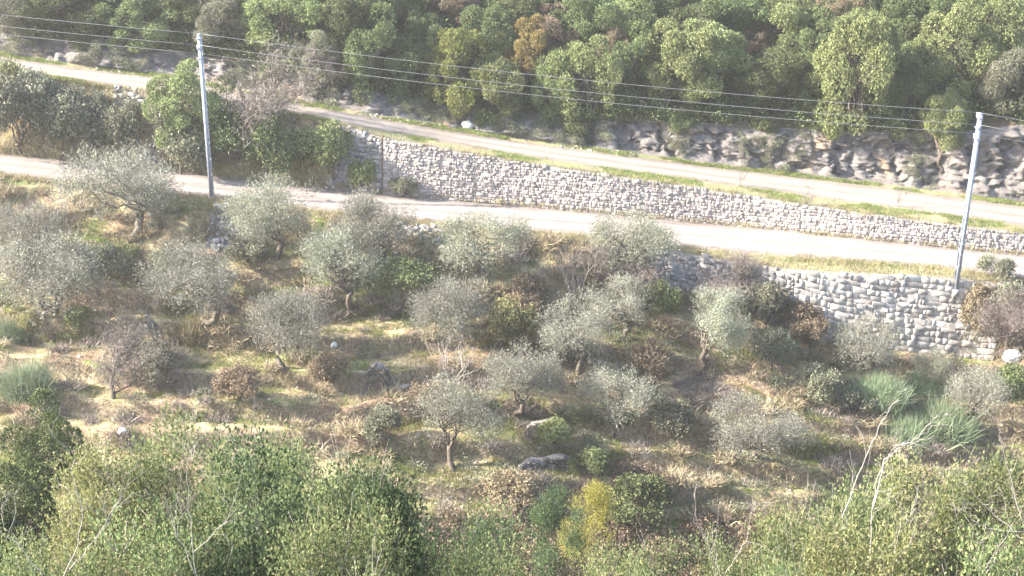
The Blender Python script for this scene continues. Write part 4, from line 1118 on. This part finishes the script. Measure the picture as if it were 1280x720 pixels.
def boulder(lab, px, py, size, sd, sq=(1, .9, .75)):
    p = at(px, py); rs = np.random.default_rng(sd); import bmesh
    bm = bmesh.new(); bmesh.ops.create_icosphere(bm, subdivisions=3, radius=1)
    for v in bm.verts:
        c = v.co; n = fbm(np.array([c.x * 1.3 + sd]), np.array([c.y * 1.3 + c.z * 1.9]), sd)[0]; 
        k = 1 + n * 0.9; v.co = Vector((c.x * k * sq[0], c.y * k * sq[1], c.z * k * sq[2])) * size
    me = bpy.data.meshes.new('boulder'); bm.to_mesh(me); bm.free()
    o = link('boulder', me, M_bould); o.location = (p[0], p[1], p[2] + size * 0.25)
    tag(o, lab, 'boulder')
M_bould = islandmat('white_limestone', [(0, (0.6, 0.57, 0.54)), (1, (0.62, 0.6, 0.57))], nscale=4)
boulder('white boulder at the right edge beside the block wall', 1265, 448, 0.55, 3)
boulder('pale boulder at the cliff foot beside the upper road, centre', 585, 158, 0.35, 5, (1.2, .8, .8))
boulder('small pale rock on the lower left terraces', 153, 540, 0.22, 8)
boulder('tiny pale stone lying at the edge of the lower road', 566, 250, 0.2, 9, (1.5, .8, .5))
boulder('small pale rock on the reddish soil below the joined olives', 418, 432, 0.2, 12)

# ------------------------------------------------------------------ power poles and cables
def pole(lab, bx, by, tx, ty):
    b = at(bx, by); d = 9.0
    t = ray_y(tx, ty, b[1]); ax = t - b; H = np.linalg.norm(ax)
    root = empty('power_pole', b)
    root.rotation_euler = Vector(ax).to_track_quat('Z', 'Y').to_euler()
    e = root.rotation_euler; 
    w0, w1 = 0.175, 0.10
    for sgn in (-1, 1):
        mb = MB(); 
        for i in range(1):
            a = np.array([sgn * w0, 0, -0.3]); c = np.array([sgn * w1, 0, H])
            for (ox, oy, sx_, sy_) in ((0, 0, 0.02, 0.19), (sgn * -0.03, 0.09, 0.07, 0.016), (sgn * -0.03, -0.09, 0.07, 0.016)):
                V = []
                for (q_, z_) in ((a, -0.3), (c, H)):
                    for (ux, uy) in ((-1, -1), (1, -1), (1, 1), (-1, 1)):
                        V.append([q_[0] + ox + ux * sx_ / 2, oy + uy * sy_ / 2, z_])
                mb.add(V, [[0, 3, 2, 1], [4, 5, 6, 7], [0, 1, 5, 4], [1, 2, 6, 5], [2, 3, 7, 6], [3, 0, 4, 7]])
        link('channel', mb.me('channel'), M_steel, root)
    n = 20
    mb = MB()
    for i in range(n):
        z0 = H * i / n; z1 = H * (i + 1) / n; wa = w0 + (w1 - w0) * i / n; s_ = 1 if i % 2 else -1
        mb.tube([(-s_ * wa, -0.07, z0), (s_ * wa, -0.07, z1)], 0.022, 4)
        mb.tube([(-s_ * wa, 0.07, z0), (s_ * wa, 0.07, z1)], 0.022, 4)
    link('lattice', mb.me('lattice'), M_steel, root)
    mb = MB()
    for i in range(13):
        z = 1.5 + i * (H - 2.4) / 12; s_ = 1
        mb.tube([(s_ * 0.12, -0.05, z), (s_ * 0.34, -0.05, z)], 0.014, 5)
    link('climbing_steps', mb.me('climbing_steps'), M_steel, root)
    mb = MB(); mb.box((0, 0, -0.12), (0.52, 0.34, 0.36)); link('footing', mb.me('footing'), M_conc, root)
    mb = MB(); mb.box((0, 0, H + 0.01), (0.26, 0.2, 0.03)); link('cap', mb.me('cap'), M_steel, root)
    hs = []
    for i in range(3):
        z = H - 0.12 - i * 0.55; sd_ = -1 if i != 1 else 1
        mb = MB(); mb.box((0, -0.1, z - 0.1), (0.5, 0.06, 0.08)); o = link('bracket', mb.me('bracket'), M_steel, root)
        mb = MB()
        xx = 0.2 * sd_
        prof = [(0.0, 0.02), (0.03, 0.055), (0.06, 0.03), (0.09, 0.06), (0.12, 0.03), (0.15, 0.05), (0.19, 0.02)]
        mb.tube([(xx, -0.1, z - 0.06 + h_) for h_, _ in prof], [r_ for _, r_ in prof], 10)
        link('insulator', mb.me('insulator', True), M_insul, o)
        hs.append((xx, -0.1, z + 0.13))
    mb = MB(); mb.box((-0.2, -0.1, H * 0.37), (0.3, 0.14, 0.07)); link('side_bracket', mb.me('side_bracket'), M_steel, root)
    tag(root, lab, 'power pole', 'steel power poles')
    bpy.context.view_layer.update()
    return [np.array(root.matrix_world @ Vector(h_)) for h_ in hs], root
PL, _ = pole('left steel lattice power pole, beside the bright green bank tree', 265, 246, 249, 43)
PRt, _ = pole('right steel lattice power pole standing at the end of the pale block wall', 1194, 362, 1226, 142)
far = {'left': np.array([-46.0, 4.0, 3.6]), 'right': np.array([40.0, -4.0, -2.5])}
ORD = ['topmost', 'middle', 'lowest']
for i in range(3):
    for nm, a, b, sag in (('between the two poles', PL[i], PRt[i], 0.4), ('running off left from the left pole', PL[i] + far['left'], PL[i], 0.6),
                          ('running off right from the right pole', PRt[i], PRt[i] + far['right'], 0.6)):
        t = np.linspace(0, 1, 33)[:, None]; p = a * (1 - t) + b * t; p[:, 2] -= sag * 4 * (t * (1 - t))[:, 0]
        mb = MB(); mb.tube(p, 0.011, 5)
        o = link('power_cable', mb.me('power_cable', True), M_wire)
        tag(o, '%s grey power cable %s' % (ORD[i], nm), 'cable', 'power cables')

# ------------------------------------------------------------------ thin haze volume, added to lift the blacks like a flare veil
HAZE_D = 0.0005
hm = bpy.data.materials.new('black_lift_haze'); hm.use_nodes = True
hn = hm.node_tree; hn.nodes.clear()
pv = hn.nodes.new('ShaderNodeVolumePrincipled'); pv.inputs['Density'].default_value = HAZE_D
pv.inputs['Color'].default_value = (1.0, 0.98, 0.96, 1); pv.inputs['Anisotropy'].default_value = 0.2
ho = hn.nodes.new('ShaderNodeOutputMaterial'); hn.links.new(pv.outputs[0], ho.inputs['Volume'])
mb = MB(); mb.box((0, 115, 71), (260, 380, 152)); o = link('haze', mb.me('haze'), hm, None, 'stuff')
tag(o, 'thin pale haze box added over the valley to lift the blacks', 'haze')
